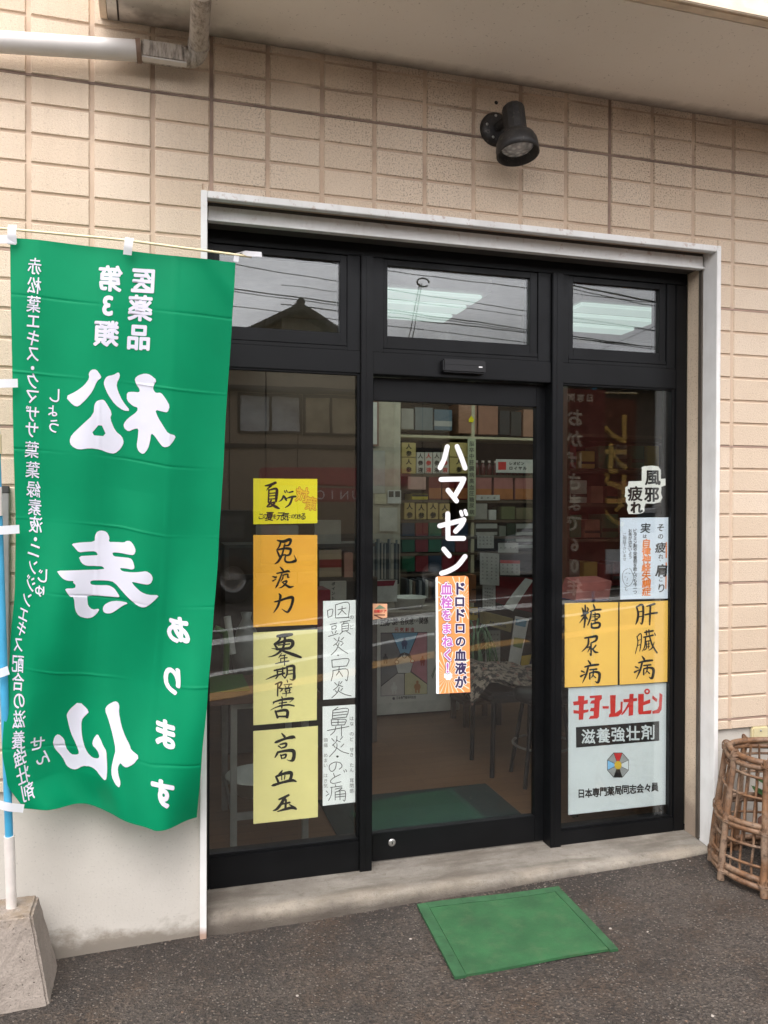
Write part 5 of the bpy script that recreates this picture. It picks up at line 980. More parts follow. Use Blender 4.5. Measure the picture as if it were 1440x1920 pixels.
# counter with poster
ct = thing('counter', 'pale grey shop counter with dark kick base behind the sliding door', 'counter', (1.6, 2.6, .05))
cgrey = plain('counter_panel', srgb(196, 196, 188), .6); CY = 2.47; ctz = at(720, 1148, CY).z; cx1 = at(862, 1250, CY).x; kz = at(760, 1338, CY).z
box('front_panel', (0.75, CY, kz), (cx1, CY + .5, ctz - .03), cgrey, ct, .004); box('counter_top', (0.72, CY - .02, ctz - .0295), (cx1 + .02, CY + .55, ctz), plain('counter_top', srgb(150, 142, 130), .4), ct, .004)
box('kick_base', (0.77, CY + .04, .0505), (cx1 - .02, CY + .48, kz - .0005), plain('kick_base', srgb(52, 46, 42), .6), ct)
def d_poster(q, F):
    o, s = (690, 1100), 8.0; G = lambda pts, c, e=0: q.poly([[F(o[0] + x / s, o[1] + y / s) + Vector((0, -e, 0)) for x, y in pts]], plain('poster_%s' % c, srgb(*{'grey': (120, 120, 124), 'blue': (112, 170, 206), 'pink': (196, 132, 142), 'pale': (196, 190, 186), 'cream': (208, 200, 158), 'dark': (40, 42, 52), 'blue_figure': (46, 78, 130), 'red_figure': (170, 62, 58), 'tan_figure': (180, 122, 70), 'white': (214, 214, 208)}[c]), .6))
    G([(190, 690), (890, 680), (890, 1610), (190, 1645)], 'dark'); e = .0004
    G([(196, 700), (350, 698), (480, 1010), (400, 1110), (440, 1290), (196, 1480)], 'grey', e); G([(360, 698), (745, 692), (615, 1005), (545, 985), (485, 1005)], 'blue', e); G([(755, 692), (884, 688), (884, 1450), (650, 1270), (680, 1110), (625, 1010)], 'pink', e)
    G([(196, 1500), (440, 1305), (540, 1305), (540, 1622), (196, 1638)], 'pale', e); G([(552, 1305), (640, 1285), (884, 1465), (884, 1605), (552, 1622)], 'cream', e); G([(545, 1000), (680, 1120), (630, 1295), (450, 1295), (405, 1120)], 'white', e)
    for x, y, c, r in ((545, 850, 'blue_figure', 1.15), (262, 1080, 'dark', 1.0), (818, 1110, 'red_figure', 1.0), (392, 1520, 'white', 1.2), (740, 1500, 'tan_figure', 1.25)):
        ci = lambda cx, cyy, rx, ry: [(cx + rx * math.cos(k * .5236), cyy + ry * math.sin(k * .5236)) for k in range(12)]
        G(ci(x, y - 55 * r, 16 * r, 20 * r), c, .0008); G(ci(x, y, 40 * r, 42 * r), c, .0008); G([(x - 30 * r, y + 20 * r), (x - 8 * r, y + 20 * r), (x - 8 * r, y + 75 * r), (x - 26 * r, y + 75 * r)], c, .0009); G([(x + 8 * r, y + 20 * r), (x + 30 * r, y + 20 * r), (x + 26 * r, y + 75 * r), (x + 8 * r, y + 75 * r)], c, .0009)
    for x, y, c in ((545, 1042, 'dark'), (432, 1130, 'dark'), (665, 1115, 'red_figure')): G([(x + 34 * math.cos(k * .4), y + 34 * math.sin(k * .4)) for k in range(16)], c, .001); G([(x + 22 * math.cos(k * .4), y + 22 * math.sin(k * .4)) for k in range(16)], 'white', .0013)
    row(q, F, '五臓六腑', o[0] + 215 / s, o[0] + 410 / s, o[1] + 545 / s, 9.5, plain('poster_dark', srgb(40, 42, 52), .6), .03, y1=o[1] + 520 / s, sy=14); row(q, F, 'と', o[0] + 465 / s, o[0] + 465 / s, o[1] + 520 / s, 6, ink, .03)
    row(q, F, '各疾患', o[0] + 515 / s, o[0] + 650 / s, o[1] + 518 / s, 9, ink, .03, y1=o[1] + 514 / s, sy=14); row(q, F, 'との', o[0] + 705 / s, o[0] + 740 / s, o[1] + 515 / s, 5.5, ink, .02); row(q, F, '関係', o[0] + 800 / s, o[0] + 870 / s, o[1] + 508 / s, 9, ink, .03, sy=14)
    row(q, F, '元気創造', o[0] + 430 / s, o[0] + 665 / s, o[1] + 645 / s, 8, plain('poster_red_figure', srgb(170, 62, 58), .6), .03, sy=8.5); row(q, F, '日本専門薬局同志会', o[0] + 440 / s, o[0] + 705 / s, o[1] + 1668 / s, 4.2, ink, .02, y1=o[1] + 1655 / s, sy=6)
    G([(385 + 20 * math.cos(k * .4), 1678 + 22 * math.sin(k * .4)) for k in range(16)], 'dark', .001)
poster('wall_poster', 'medical chart poster with five coloured fields and small figures on the counter front', 'poster', [(693, 1152), (818, 1146), (818, 1312), (701, 1320)], CY - .002, plain('poster_paper', srgb(206, 206, 198), .6, var=.03), d_poster)
tc_ = thing('added_dark_cabinet', 'added tall dark cabinet screening the lit back wall behind the left window', 'cabinet', (.4, 3.2, .05)); tx_ = at(690, 900, 3.2).x - .035  # added cabinet, hides the lit cream wall so the left pane stays dark
box('carcass', (-.78, 3.22, .05), (tx_, 3.65, 2.745), plain('walnut', srgb(74, 58, 46), .6, vs=5), tc_, .004)
for k in range(3):
    w_3 = (tx_ + .76) / 3; box('door_panel', (-.77 + k * w_3, 3.20, .12), (-.77 + (k + 1) * w_3 - .01, 3.2195, 2.6), plain('walnut_door', srgb(82, 64, 50), .5, vs=5), tc_, .003)
# main shelf unit
SY = 3.3; su = thing('shelf_unit', 'cream shelf unit crowded with medicine boxes on the back wall', 'shelf', (2.6, SY + .2, .05))
shc = plain('shelf_cream', srgb(196, 188, 158), .6); sx0, sx1 = at(748, 900, SY).x, 4.9
ZB = [at(870, y, SY).z for y in (818, 890, 938, 975, 1006, 1036, 1074, 1100)]
for k, z in enumerate(ZB): box('board', (sx0, SY, z - .022), (sx1, SY + .34, z), shc if k == 0 else plain('shelf_dark', srgb(92, 78, 62), .6), su, .002)
for x in (sx0 - .03, at(884, 900, SY).x, 3.9, 4.9): box('upright', (x, SY + .002, .05), (x + .028, SY + .338, 2.74), shc, su)
box('back_panel', (sx0, SY + .341, .05), (sx1, SY + .36, 2.74), plain('shelf_back', srgb(70, 58, 48), .8), su)
g1 = 'medicine boxes on the back shelves'
pk = lambda *a, **k: crate(*a, group=g1, **k)
top = [(752, 766, 776, 806, (160, 156, 148), 'white paper bag', None), (778, 764, 812, 808, (112, 118, 120), 'grey blue carton', None), (814, 768, 848, 808, (84, 104, 118), 'blue carton with a white band', ((160, 160, 156), .2, .45)), (860, 756, 894, 814, (158, 116, 92), 'tan carton with a yellow tag', None), (897, 757, 934, 816, (152, 106, 84), 'brown carton', None), (937, 770, 956, 816, (48, 46, 46), 'narrow black carton', None), (958, 772, 978, 818, (56, 52, 48), 'wider black carton with grey print', None), (981, 768, 1003, 820, (166, 122, 98), 'tan carton at the right end', None)]
for x0, y0, x1, y1, c, nm, bd_ in top: crate(x0, y0, x1, y1 - 1, SY + .004, .25, 'carton', nm + ' on the top shelf board', 'carton', c, 'cartons on the top shelf', band=bd_)
tri_ = at(883, 788, SY); q = MB(); q.poly([[at(x, y, SY - .003) for x, y in ((879, 786), (884, 779), (889, 787), (887, 792), (879, 791))]], lemon); tag(q.build('paper_tag'), 'small yellow paper tag stuck on the tan carton of the top shelf', 'tag')
for n, (x0, x1) in enumerate(((753, 780), (843, 878))):
    for k, (y0, y1) in enumerate(((830, 857), (858, 888))):
        pk(x0, y0, x1, y1, SY + .003, .2, 'medicine_box', '%s yellow ginseng box, %s of the two left of the white boxes' % (('upper', 'lower')[k], 'one') if n == 0 else '%s yellow ginseng box, one of the two right of the white boxes' % ('upper', 'lower')[k], 'box', (196, 176, 112), text='人参', ts=11)
for n in range(4): pk(781 + n * 15.4, 848, 795.5 + n * 15.4, 888, SY + .003, .2, 'medicine_box', 'tall white box with black and red characters, %s of four from the left' % ('first', 'second', 'third', 'fourth')[n], 'box', (198, 194, 184), text='人参液', ts=10, tm=(ink, redp)[n % 2])
pk(765, 892, 799, 918, SY + .003, .2, 'medicine_box', 'pale pink box above the thin yellow box', 'box', (200, 160, 150)); pk(772, 926, 803, 937, SY + .003, .2, 'medicine_box', 'thin yellow box below the pale pink box', 'box', (190, 172, 60), band=((30, 28, 26), .55, .95))
for n in range(3): pk(804 + n * 25, 893, 827.5 + n * 25, 937, SY + .003, .2, 'medicine_box', 'red box with an orange lower half, %s of three from the left' % ('first', 'second', 'third')[n], 'box', (118, 34, 32), band=((170, 104, 62), .05, .5))
for n in range(3): pk(886 + n * 40, 894, 922 + n * 40, 937, SY + .003, .2, 'medicine_box', ('pink box with an orange lower half under the long white shelf card, left one', 'pink box with an orange lower half below the bottles, middle one', 'pink box with an orange lower half by the door edge')[n], 'box', (172, 112, 106), band=((178, 112, 64), .02, .48))
for n in range(4): pk(758 + n * 22, 941 + (n % 2) * 3, 778 + n * 22, 974, SY + .003, .2, 'medicine_box', 'yellow ginseng box on the row under the red boxes, %s from the left' % ('first', 'second', 'third', 'fourth')[n], 'box', (198, 172, 110), text='人参', ts=12)
gr_cols = [(24, 92, 66), (124, 28, 36), (30, 100, 74), (130, 30, 40), (112, 26, 34)]; rown = ('upper row', 'middle row', 'lower row')
for r_, (y0, y1) in enumerate(((977, 1005), (1008, 1035), (1039, 1072))):
    for n, c in enumerate(gr_cols):
        c = c if (r_ + n) % 4 else (36, 60, 84); x0 = 754 + n * 25
        pk(x0, y0, x0 + 24, y1, SY + .003, .2, 'medicine_box', '%s box in the %s of green and red boxes, %s from the left' % ({24: 'green', 124: 'red', 30: 'green', 130: 'red', 112: 'dark red', 36: 'navy'}[c[0]], rown[r_], ('first', 'second', 'third', 'fourth', 'fifth')[n]), 'box', c)
# bottles, cards and papers on the right half of the shelf
btl = MB(); btm = plain('brown_bottle', srgb(88, 36, 34), .2); capm = plain('pale_cap', srgb(176, 160, 150), .4)
Wd = lambda y: at(945, y, SY).z
for n in range(9):
    p = at(894 + n * 12, 888, SY + .05); b1 = thing('medicine_bottle', 'dark red bottle in the bottle row behind the shelf card, %s from the left' % ('first', 'second', 'third', 'fourth', 'fifth', 'sixth', 'seventh', 'eighth', 'ninth')[n], 'bottle', (p.x, SY + .06, ZB[1]), 'dark red bottles on the shelf')
    q = MB(); q.lathe([(0, .001), (.024, .001), (.025, .006), (.025, .075), (.012, .095), (.012, .105)], (p.x, SY + .06, ZB[1]), (0, 0, 1), btm, 12); q.build('glass_body', b1)
    q = MB(); q.lathe([(.013, .105), (.0135, .125), (0, .126)], (p.x, SY + .06, ZB[1]), (0, 0, 1), capm, 12); q.build('cap', b1)
def card(px0, py0, px1, py1, Y, name, label, cat, m, draw=None, skew=0, th=.0015, group=None): return poster(name, label, cat, [(px0, py0), (px1, py0 + skew), (px1, py1 + skew), (px0, py1)], Y, m, draw or (lambda q, F: None), th, group)
wc = plain('shelf_card', srgb(206, 206, 200), .6)
def d_reo(q, F): row(q, F, 'レオピン', 958, 980, 869, 6.5, ink, .05); row(q, F, 'ロイヤル', 958, 984, 878, 7, ink, .05); q.poly([[F(x, y) for x, y in ((934, 866), (949, 866), (949, 881), (934, 881))]], redp)
card(930, 861, 1002, 886, SY - .02, 'shelf_card', 'white shelf card with a red square and two lines of black katakana', 'card', wc, d_reo, 1)
card(893, 928, 937, 938, SY - .004, 'shelf_card', 'long thin white shelf card under the dark bottles', 'card', wc, lambda q, F: row(q, F, '漢方薬', 903, 927, 933.5, 5, gr))
def d_strip(q, F): column(q, F, '脳卒中肝臓病高血圧糖尿病', 884.5, 832, 960, 10, gr, .01)
card(877, 822, 892, 968, SY - .03, 'paper_strip', 'long pale green paper strip with a column of black characters on the shelf upright', 'paper strip', plain('pale_green_paper', srgb(186, 192, 160), .7), d_strip)
rn = random.Random(8)
for n, (x0, y0, x1, y1, c, lb) in enumerate(((886, 944, 914, 974, (170, 168, 160), 'pale grey carton'), (917, 956, 931, 975, (206, 206, 200), 'small white bottle shaped pack'), (940, 950, 966, 974, (104, 112, 76), 'olive pack with dark print'), (968, 952, 1000, 974, (116, 112, 84), 'wide olive pack by the door edge'),
    (892, 982, 933, 1004, (182, 184, 178), 'white pack with two dark discs, left upper'), (968, 982, 1002, 1004, (178, 180, 174), 'white pack with two dark discs, right upper'), (936, 986, 949, 1006, (132, 138, 128), 'narrow grey pack'), (950, 981, 967, 1015, (30, 62, 48), 'dark green pack with white dots'), (968, 1007, 1002, 1028, (172, 176, 170), 'white pack with two dark discs, right lower'))):
    pk(x0, y0, x1, y1, SY + .003, .2, 'medicine_box', lb + ' on the right half of the shelf', 'box', c, band=((52, 52, 52), .3, .6) if 'discs' in lb else None)
for n, (x0, y0, x1, y1, sk, lb) in enumerate(((895, 998, 926, 1028, 0, 'small white price list pinned below the pale cartons'), (900, 1036, 936, 1096, 2, 'large pale sheet hanging over the counter edge'), (938, 1050, 975, 1078, 1, 'white calendar leaf with a red heading'), (934, 1018, 972, 1036, 0, 'row of white cards below the dark green pack'), (905, 1094, 929, 1140, 3, 'curled white leaflet left of the red cloth'))):
    def d_(q, F, x0=x0, x1=x1, y0=y0, y1=y1, sk=sk, n=n):
        if n == 2: q.poly([[F(x0, y0), F(x1, y0 + sk), F(x1, y0 + sk + 6), F(x0, y0 + 6)]], redp)
        for j in range(3 + (y1 - y0 > 40) * 4):
            yy = y0 + 9 + j * 6.5
            if yy < y1 - 3: row(q, F, '効能用法', x0 + 5, x1 - 6, yy, 3.6, gr, y1=yy + sk * .8)
    card(x0, y0, x1, y1, 2.9 if n != 1 else 2.86, 'leaflet', lb, 'leaflet', wc, d_, sk)
q = MB(); rc = plain('dull_red_cloth', srgb(124, 34, 40), .8); L_ = [(925, 1080), (1003, 1084), (1003, 1150), (960, 1140), (926, 1128)]; q.poly([[at(x, y, 2.92) for x, y in L_]], rc); q.poly([[at(x, y, 2.95) for x, y in L_]], rc); tag(q.build('red_cloth'), 'dull red cloth hanging at the right end of the counter', 'cloth')
q = MB(); v = [at(x, y, Y) for x, y, Y in ((985, 1084, 2.4), (1000, 1088, 2.4), (962, 1112, 2.35), (978, 1120, 2.35), (944, 1138, 2.3), (962, 1146, 2.3))]; q.add(v, [(0, 1, 3, 2), (2, 3, 5, 4)], wc, True); tag(q.build('leaflet'), 'curved pale leaflet leaning over the red cloth', 'leaflet')
def d_ora(q, F): row(q, F, 'ABC', 920, 930, 1166, 6, gr, .05, y1=1170); row(q, F, 'BISCUITS', 934, 948, 1171, 4.6, gr, .05, y1=1175, sy=7)
poster('long_carton', 'long yellow carton with dark capitals lying across the counter end', 'carton', [(905, 1146), (962, 1160), (958, 1186), (906, 1170)], 2.25, plain('dull_yellow_carton', srgb(150, 134, 84), .6), d_ora, .06)
card(879, 1138, 896, 1163, 2.4, 'price_card', 'small yellow price card beside the orange door card', 'card', plain('dull_yellow_paper', srgb(190, 160, 60), .7), lambda q, F: row(q, F, '特価', 883, 892, 1150, 7, gr, .03))
card(879, 1164, 893, 1228, 2.42, 'paper_strip', 'narrow brick red paper strip below the yellow price card', 'paper strip', plain('brick_paper', srgb(150, 84, 68), .7), lambda q, F: column(q, F, 'きりいか', 886, 1176, 1216, 8, wc))
poster('magazine_page', 'tilted pale page with a blue and green picture hanging right of the chair', 'page', [(966, 1155), (992, 1160), (974, 1250), (953, 1243)], 1.95, wc, lambda q, F: (q.poly([[F(x, y) for x, y in ((967, 1160), (988, 1164), (985, 1176), (966, 1172))]], plain('page_blue', srgb(110, 150, 170), .6)), q.poly([[F(x, y) for x, y in ((964, 1195), (983, 1198), (978, 1216), (962, 1212))]], plain('page_green', srgb(120, 140, 90), .6))))
def d_ypos(q, F): brush(q, F, [[(1130, 1490, 40), (1180, 1520, 40), (1150, 1620, 30)], [(1190, 1480, 30), (1215, 1580, 40)]], ink, (860, 1080), 8.73)
poster('paper_sign', 'dark yellow paper with brushed characters low behind the right door stile', 'sign', [(978, 1230), (1004, 1226), (1004, 1284), (974, 1284)], 1.6, plain('ochre_paper', srgb(176, 146, 36), .7), d_ypos)
card(910, 1182, 938, 1274, 2.5, 'leaflet', 'pale printed sheet behind the spider plant', 'leaflet', wc, lambda q, F: [row(q, F, '御案内図', 915, 933, 1190 + 9 * j, 4, gr) for j in range(8)])
# left cupboard, papers, magazines
cb = thing('cupboard', 'cream cupboard with framed papers left of the medicine shelves', 'cupboard', (1.5, 3.2, .05)); lx0, lx1 = at(690, 900, 3.2).x - .03, at(751, 900, 3.2).x
box('carcass', (lx0, 3.2, .05), (lx1, 3.65, 2.745), plain('cupboard_cream', srgb(190, 184, 166), .7), cb, .003); box('door_panel', (lx0 + .05, 3.188, .9), (lx1 - .06, 3.1995, 2.70), plain('cupboard_door', srgb(182, 174, 156), .7), cb, .002)
card(690, 752, 710, 836, 3.17, 'framed_notice', 'brown framed notice at the top of the cream cupboard', 'notice', plain('brown_frame', srgb(120, 88, 74), .6), lambda q, F: q.poly([[F(x, y) for x, y in ((692, 754), (707, 754), (707, 833), (692, 833))]], wc))
for x0, y0, x1, y1, lb, c in ((690, 845, 722, 925, 'pale grey notice in the middle of the cupboard', (176, 174, 166)), (727, 919, 752, 944, 'small white sheet with two dark pictures on the cupboard', (208, 208, 204)), (703, 926, 724, 945, 'small cream card beside the sheet with dark pictures', (206, 198, 170)), (712, 952, 745, 996, 'white certificate above the magazine rack', (204, 202, 192))):
    card(x0, y0, x1, y1, 3.18, 'notice', lb, 'notice', plain('notice_%d' % x0, srgb(*c), .6), (lambda q, F: [q.poly([[F(a, 921), F(a + 9, 921), F(a + 9, 932), F(a, 932)]], gr) for a in (729, 741)]) if x0 == 727 else None)
rk = thing('magazine_rack', 'dark magazine rack full of thin magazines on the counter at the left', 'rack', (1.35, 2.9, .8)); q = MB(); rn = random.Random(2)
x0, x1 = at(700, 1050, 2.85).x, at(745, 1050, 2.85).x; z0, z1 = at(720, 1086, 2.85).z, at(720, 1008, 2.85).z
box('frame', (x0 - .02, 2.86, z0 - .04), (x1 + .02, 3.1, z1 - .05), plain('rack_dark', srgb(50, 50, 52), .5), rk)
n = 15
for k in range(n):
    x = x0 + (x1 - x0) * k / n; c = rn.choice(((150, 152, 150), (70, 76, 82), (110, 120, 122), (46, 60, 70), (170, 166, 156))); box('magazine', (x, 2.85, z0), (x + .008 + .008 * rn.random(), 2.8595, z1 - rn.uniform(0, .05)), plain('magazine_%d' % c[0], srgb(*c), .5), rk)
card(690, 1087, 745, 1128, 2.6, 'notice', 'white notice with a red heading band behind the door sticker', 'notice', wc, lambda q, F: q.poly([[F(x, y) for x, y in ((691, 1090), (742, 1088), (738, 1098), (691, 1100))]], plain('wine_print', srgb(140, 40, 60), .6)))
tr = thing('plastic_tray', 'white plastic tray on the counter above the poster', 'tray', at(770, 1140, 2.6)); p = at(770, 1143, 2.62); q = MB()
q.lathe([(0, .002), (.10, .002), (.125, .075), (.132, .078), (.130, .084), (.118, .078), (.095, .01), (0, .01)], (p.x, 2.66, ctz), (0, 0, 1), plain('white_plastic', srgb(206, 208, 202), .4), 28); q.build('bowl', tr)
# books standing on the counter behind
for n in range(10):
    c = ((60, 70, 76), (170, 172, 166), (110, 96, 84), (44, 52, 60), (140, 146, 150))[n % 5]; x0 = 762 + n * 6
    crate(x0, 1086 + (n * 7) % 5, x0 + 5.4, 1122, 2.9, .16, 'book', '%s book in the row standing on the counter, %s from the left' % (('slate', 'white', 'brown', 'navy', 'grey')[n % 5], ('first', 'second', 'third', 'fourth', 'fifth', 'sixth', 'seventh', 'eighth', 'ninth', 'tenth')[n]), 'book', c, 'books on the counter')
crate(884, 1078, 893, 1130, 2.95, .12, 'stack_of_tins', 'orange brown stack of small tins right of the orange card', 'tins', (150, 96, 58), band=((90, 60, 44), .45, .5))
q = MB(); lp = thing('spider_plant', 'dark spider plant with arching leaves behind the floral chair', 'plant', (2.0, 2.2, .5)); rn = random.Random(9); pc_ = at(892, 1252, 2.2)
gp = plain('dark_leaf', srgb(70, 104, 66), .5, var=.3)
for k in range(44):
    a = rn.uniform(0, 6.28); l = rn.uniform(.16, .34); h = rn.uniform(.12, .3); d = Vector((math.cos(a), math.sin(a), 0)); s = Vector((-d.y, d.x, 0)) * .006; P_ = [pc_ + d * l * t + Vector((0, 0, h * (1 - (2 * t - .9) ** 2) * 1.1)) for t in (0, .25, .5, .75, 1)]
    q.add([w for p_ in P_ for w in (p_ + s, p_ - s)], [(2 * i, 2 * i + 1, 2 * i + 3, 2 * i + 2) for i in range(4)], gp, True)
q.build('foliage', lp); q = MB(); q.lathe([(0, -.2), (.07, -.2), (.09, 0), (.08, .0), (.07, -.02), (0, -.02)], pc_, (0, 0, 1), plain('plant_pot', srgb(86, 70, 58), .6), 20); q.build('pot', lp)
ps = thing('plant_stand', 'dark wooden stool carrying the spider plant', 'stool', (pc_.x, pc_.y, .05)); pm = plain('dark_wood', srgb(62, 46, 36), .5)
box('top', (pc_.x - .14, pc_.y - .14, pc_.z - .225), (pc_.x + .14, pc_.y + .14, pc_.z - .2005), pm, ps)
for sx in (-1, 1):
    for sy in (-1, 1): box('leg', (pc_.x + sx * .12 - .015, pc_.y + sy * .12 - .015, .05), (pc_.x + sx * .12 + .015, pc_.y + sy * .12 + .015, pc_.z - .2255), pm, ps)
# chair with floral cover, black stool
cw_ = thing('chair', 'dark chair with a crumpled floral cover inside the door', 'chair', (1.85, 1.35, .05)); bmt = plain('black_tube', srgb(20, 20, 22), .4, .3)
szt = 0.50
for (x, y) in ((1.74, 1.10), (1.75, 1.42), (2.10, 1.10), (2.12, 1.42)):
    q = MB(); q.tube([(x, y, .05), (x + .01, y, szt - .03)], .014, bmt, 10); q.build('leg', cw_)
q = MB(); q.box((1.70, 1.04, szt - .03), (2.16, 1.48, szt + .03), plain('black_vinyl', srgb(26, 26, 28), .45), .02); q.build('seat', cw_)
q = MB(); n = 30; v = []
for j in range(n + 1):
    for i in range(n + 1):
        u, w = i / n, j / n; x = 1.60 + .56 * u; y = 1.05 + .50 * w; ed = max(0, .2 - u) * 1.0 + max(0, .1 - w) * .35; z = szt + .075 + .05 * math.sin(3 * u + 1) + .016 * math.sin(9 * u + 7 * w) + .012 * math.sin(17 * w - 5 * u) - ed * .55 + .10 * max(0, u - .7); v.append((x, y, z))
q.add(v, [(j * (n + 1) + i, j * (n + 1) + i + 1, (j + 1) * (n + 1) + i + 1, (j + 1) * (n + 1) + i) for j in range(n) for i in range(n)], M['floral'], True)
v2 = [(a, b_, c - .02) for a, b_, c in v]; q.add(v2, [(j * (n + 1) + i, (j + 1) * (n + 1) + i, (j + 1) * (n + 1) + i + 1, j * (n + 1) + i + 1) for j in range(n) for i in range(n)], M['floral'], True); q.build('cover', cw_)
q = MB(); q.tube([(2.13, 1.45, szt), (2.20, 1.47, .75), (2.24, 1.48, .86)], .013, bmt, 8); q.tube([(2.13, 1.10, szt), (2.20, 1.09, .75), (2.24, 1.08, .86)], .013, bmt, 8); q.box((2.19, 1.07, .68), (2.23, 1.49, .87), plain('black_vinyl', srgb(26, 26, 28), .45), .015); q.build('backrest', cw_)
st_ = thing('stool', 'black stool with a chrome ring in front of the floral chair', 'stool', (1.93, .98, .05)); q = MB(); q.lathe([(0, .44), (.15, .44), (.165, .455), (.165, .49), (.14, .505), (0, .505)], (2.0, 1.0, .05), (0, 0, 1), plain('black_vinyl', srgb(26, 26, 28), .45), 32); q.build('seat', st_)
for a in (.6, 2.2, 3.75, 5.3):
    q = MB(); q.tube([(2.0 + .12 * math.cos(a), 1.0 + .12 * math.sin(a), .49), (2.0 + .2 * math.cos(a), 1.0 + .2 * math.sin(a), .05)], .012, bmt, 10); q.build('leg', st_)
q = MB(); q.tube([(2.0 + .165 * math.cos(t * .2618), 1.0 + .165 * math.sin(t * .2618), .25) for t in range(24)], .007, M['steel'], 8, True); q.build('foot_ring', st_)
# mats on the floor
gm_ = plain('dark_green_carpet', srgb(10, 32, 31), .95, bump=.5, bs=300)
tag(box('floor_mat', (0.74, 0.46, 0.0505), (1.66, 1.0, 0.060), gm_, None, .003), 'dark green carpet mat on the shop floor inside the door', 'mat')
tag(box('floor_mat', (0.84, 0.46, 0.0605), (1.45, 0.76, 0.066), plain('teal_carpet', srgb(14, 40, 38), .95, bump=.5, bs=300), None, .003), 'smaller teal mat lying on the dark green carpet mat', 'mat')
# work table behind the left window
wt = thing('work_table', 'table with grey steel frame and wooden top behind the left window', 'table', (.44, .75, .05)); tzp = at(445, 1296, .56).z; stl = plain('grey_steel', srgb(150, 150, 146), .45, .5)
tx0, tx1 = at(438, 1450, .55).x, at(572, 1480, .55).x
for x in (tx0, tx1):
    for y in (.55, 1.02): box('leg', (x - .014, y - .014, .05), (x + .014, y + .014, tzp - .045), stl, wt, .002)
for y in (.55, 1.02):
    for z in (.19, tzp - .06): box('rail', (tx0 + .0145, y - .006, z - .016), (tx1 - .0145, y + .006, z + .016), stl, wt, .001)
for x in (tx0, tx1): box('rail', (x - .006, .5645, .174), (x + .006, 1.0055, .206), stl, wt, .001)
box('top', (-.02, .50, tzp - .0445), (tx1 + .06, 1.08, tzp - .012), plain('reddish_board', srgb(92, 64, 50), .5), wt, .003)
q = MB(); p = at(428, 1258, .66); gplast = plain('lime_plastic', srgb(60, 98, 34), .4); dpn = thing('dustpan', 'lime green plastic dustpan with upright handle on the work table', 'dustpan', (p.x, .66, tzp))
q.hexa([(p.x - .09, .60, tzp - .010), (p.x + .09, .60, tzp - .010), (p.x + .08, .82, tzp - .010), (p.x - .08, .82, tzp - .010), (p.x - .09, .60, tzp - .004), (p.x + .09, .60, tzp - .004), (p.x + .08, .82, tzp + .02), (p.x - .08, .82, tzp + .02)], gplast); q.build('pan', dpn)
q = MB(); q.tube([(p.x + .0, .80, tzp + .03), (p.x + .005, .80, tzp + .17), (p.x - .005, .80, tzp + .225), (p.x - .05, .80, tzp + .245)], .015, gplast, 12); q.build('handle', dpn)
q = MB(); a, c = at(426, 1156, .9), at(436, 1226, .9); q.tube([a, c], .017, plain('white_roll', srgb(196, 196, 190), .5), 14); tag(q.build('paper_roll'), 'white paper roll leaning behind the lime dustpan', 'roll')
q = MB(); a = at(462, 1205, 1.0); q.lathe([(0, -.15), (.06, -.15), (.075, -.06), (.05, .06), (.02, .12), (.028, .15), (0, .15)], a, (0, 0, 1), plain('clear_bag', srgb(120, 122, 118), .3), 14); tag(q.build('plastic_bag'), 'grey plastic bag standing behind the white paper roll', 'bag')
crate(400, 1272, 470, 1286, .9, .15, 'flat_box', 'flat pale green box on the work table behind the dustpan', 'box', (150, 168, 120))
q = MB(); p = at(486, 1372, .75); q.lathe([(0, -.02), (.10, -.02), (.15, .06), (.155, .06), (.15, .065), (.10, -.012), (0, -.012)], (p.x, .78, .23), (0, 0, 1), plain('white_plastic', srgb(206, 208, 202), .4), 28); tag(q.build('basin'), 'white round basin under the work table', 'basin')
# things seen between the papers of the left window
dc = thing('display_cabinet', 'dark display cabinet behind the left window', 'cabinet', (1.1, 1.9, .05)); box('carcass', (0.35, 1.9, .05), (1.30, 2.28, at(640, 1083, 1.9).z), plain('cabinet_dark', srgb(66, 58, 52), .6), dc, .004)
box('shelf', (0.35, 1.95, at(640, 1020, 1.9).z - .02), (1.30, 2.28, at(640, 1020, 1.9).z), plain('cabinet_edge', srgb(90, 80, 70), .6), dc); box('side', (0.35, 1.95, at(640, 1083, 1.9).z + .001), (0.375, 2.28, at(640, 1020, 1.9).z - .0205), plain('cabinet_edge', srgb(90, 80, 70), .6), dc)
crate(598, 1031, 641, 1082, 1.92, .2, 'carton', 'cream carton with a red fruit picture on the display cabinet', 'carton', (170, 150, 122), band=((150, 58, 48), .35, .65)); crate(645, 1036, 662, 1084, 1.92, .2, 'carton', 'narrow pink carton right of the cream carton', 'carton', (180, 132, 112)); crate(600, 1090, 650, 1126, 1.85, .03, 'leaflet_box', 'white leaflet box with dark characters in front of the cabinet', 'box', (176, 172, 160), text='ポイント', ts=7)
crate(595, 1106, 620, 1180, 1.2, .2, 'carton', 'wine red carton behind the narrow white paper', 'carton', (112, 28, 38)); crate(590, 975, 640, 1020, 1.93, .02, 'notice', 'white handwritten notice behind the yellow landscape sign', 'notice', (168, 164, 152)); crate(480, 985, 560, 1003, 1.5, .02, 'notice', 'pale notice glimpsed in the gap below the yellow landscape sign', 'notice', (150, 144, 132))
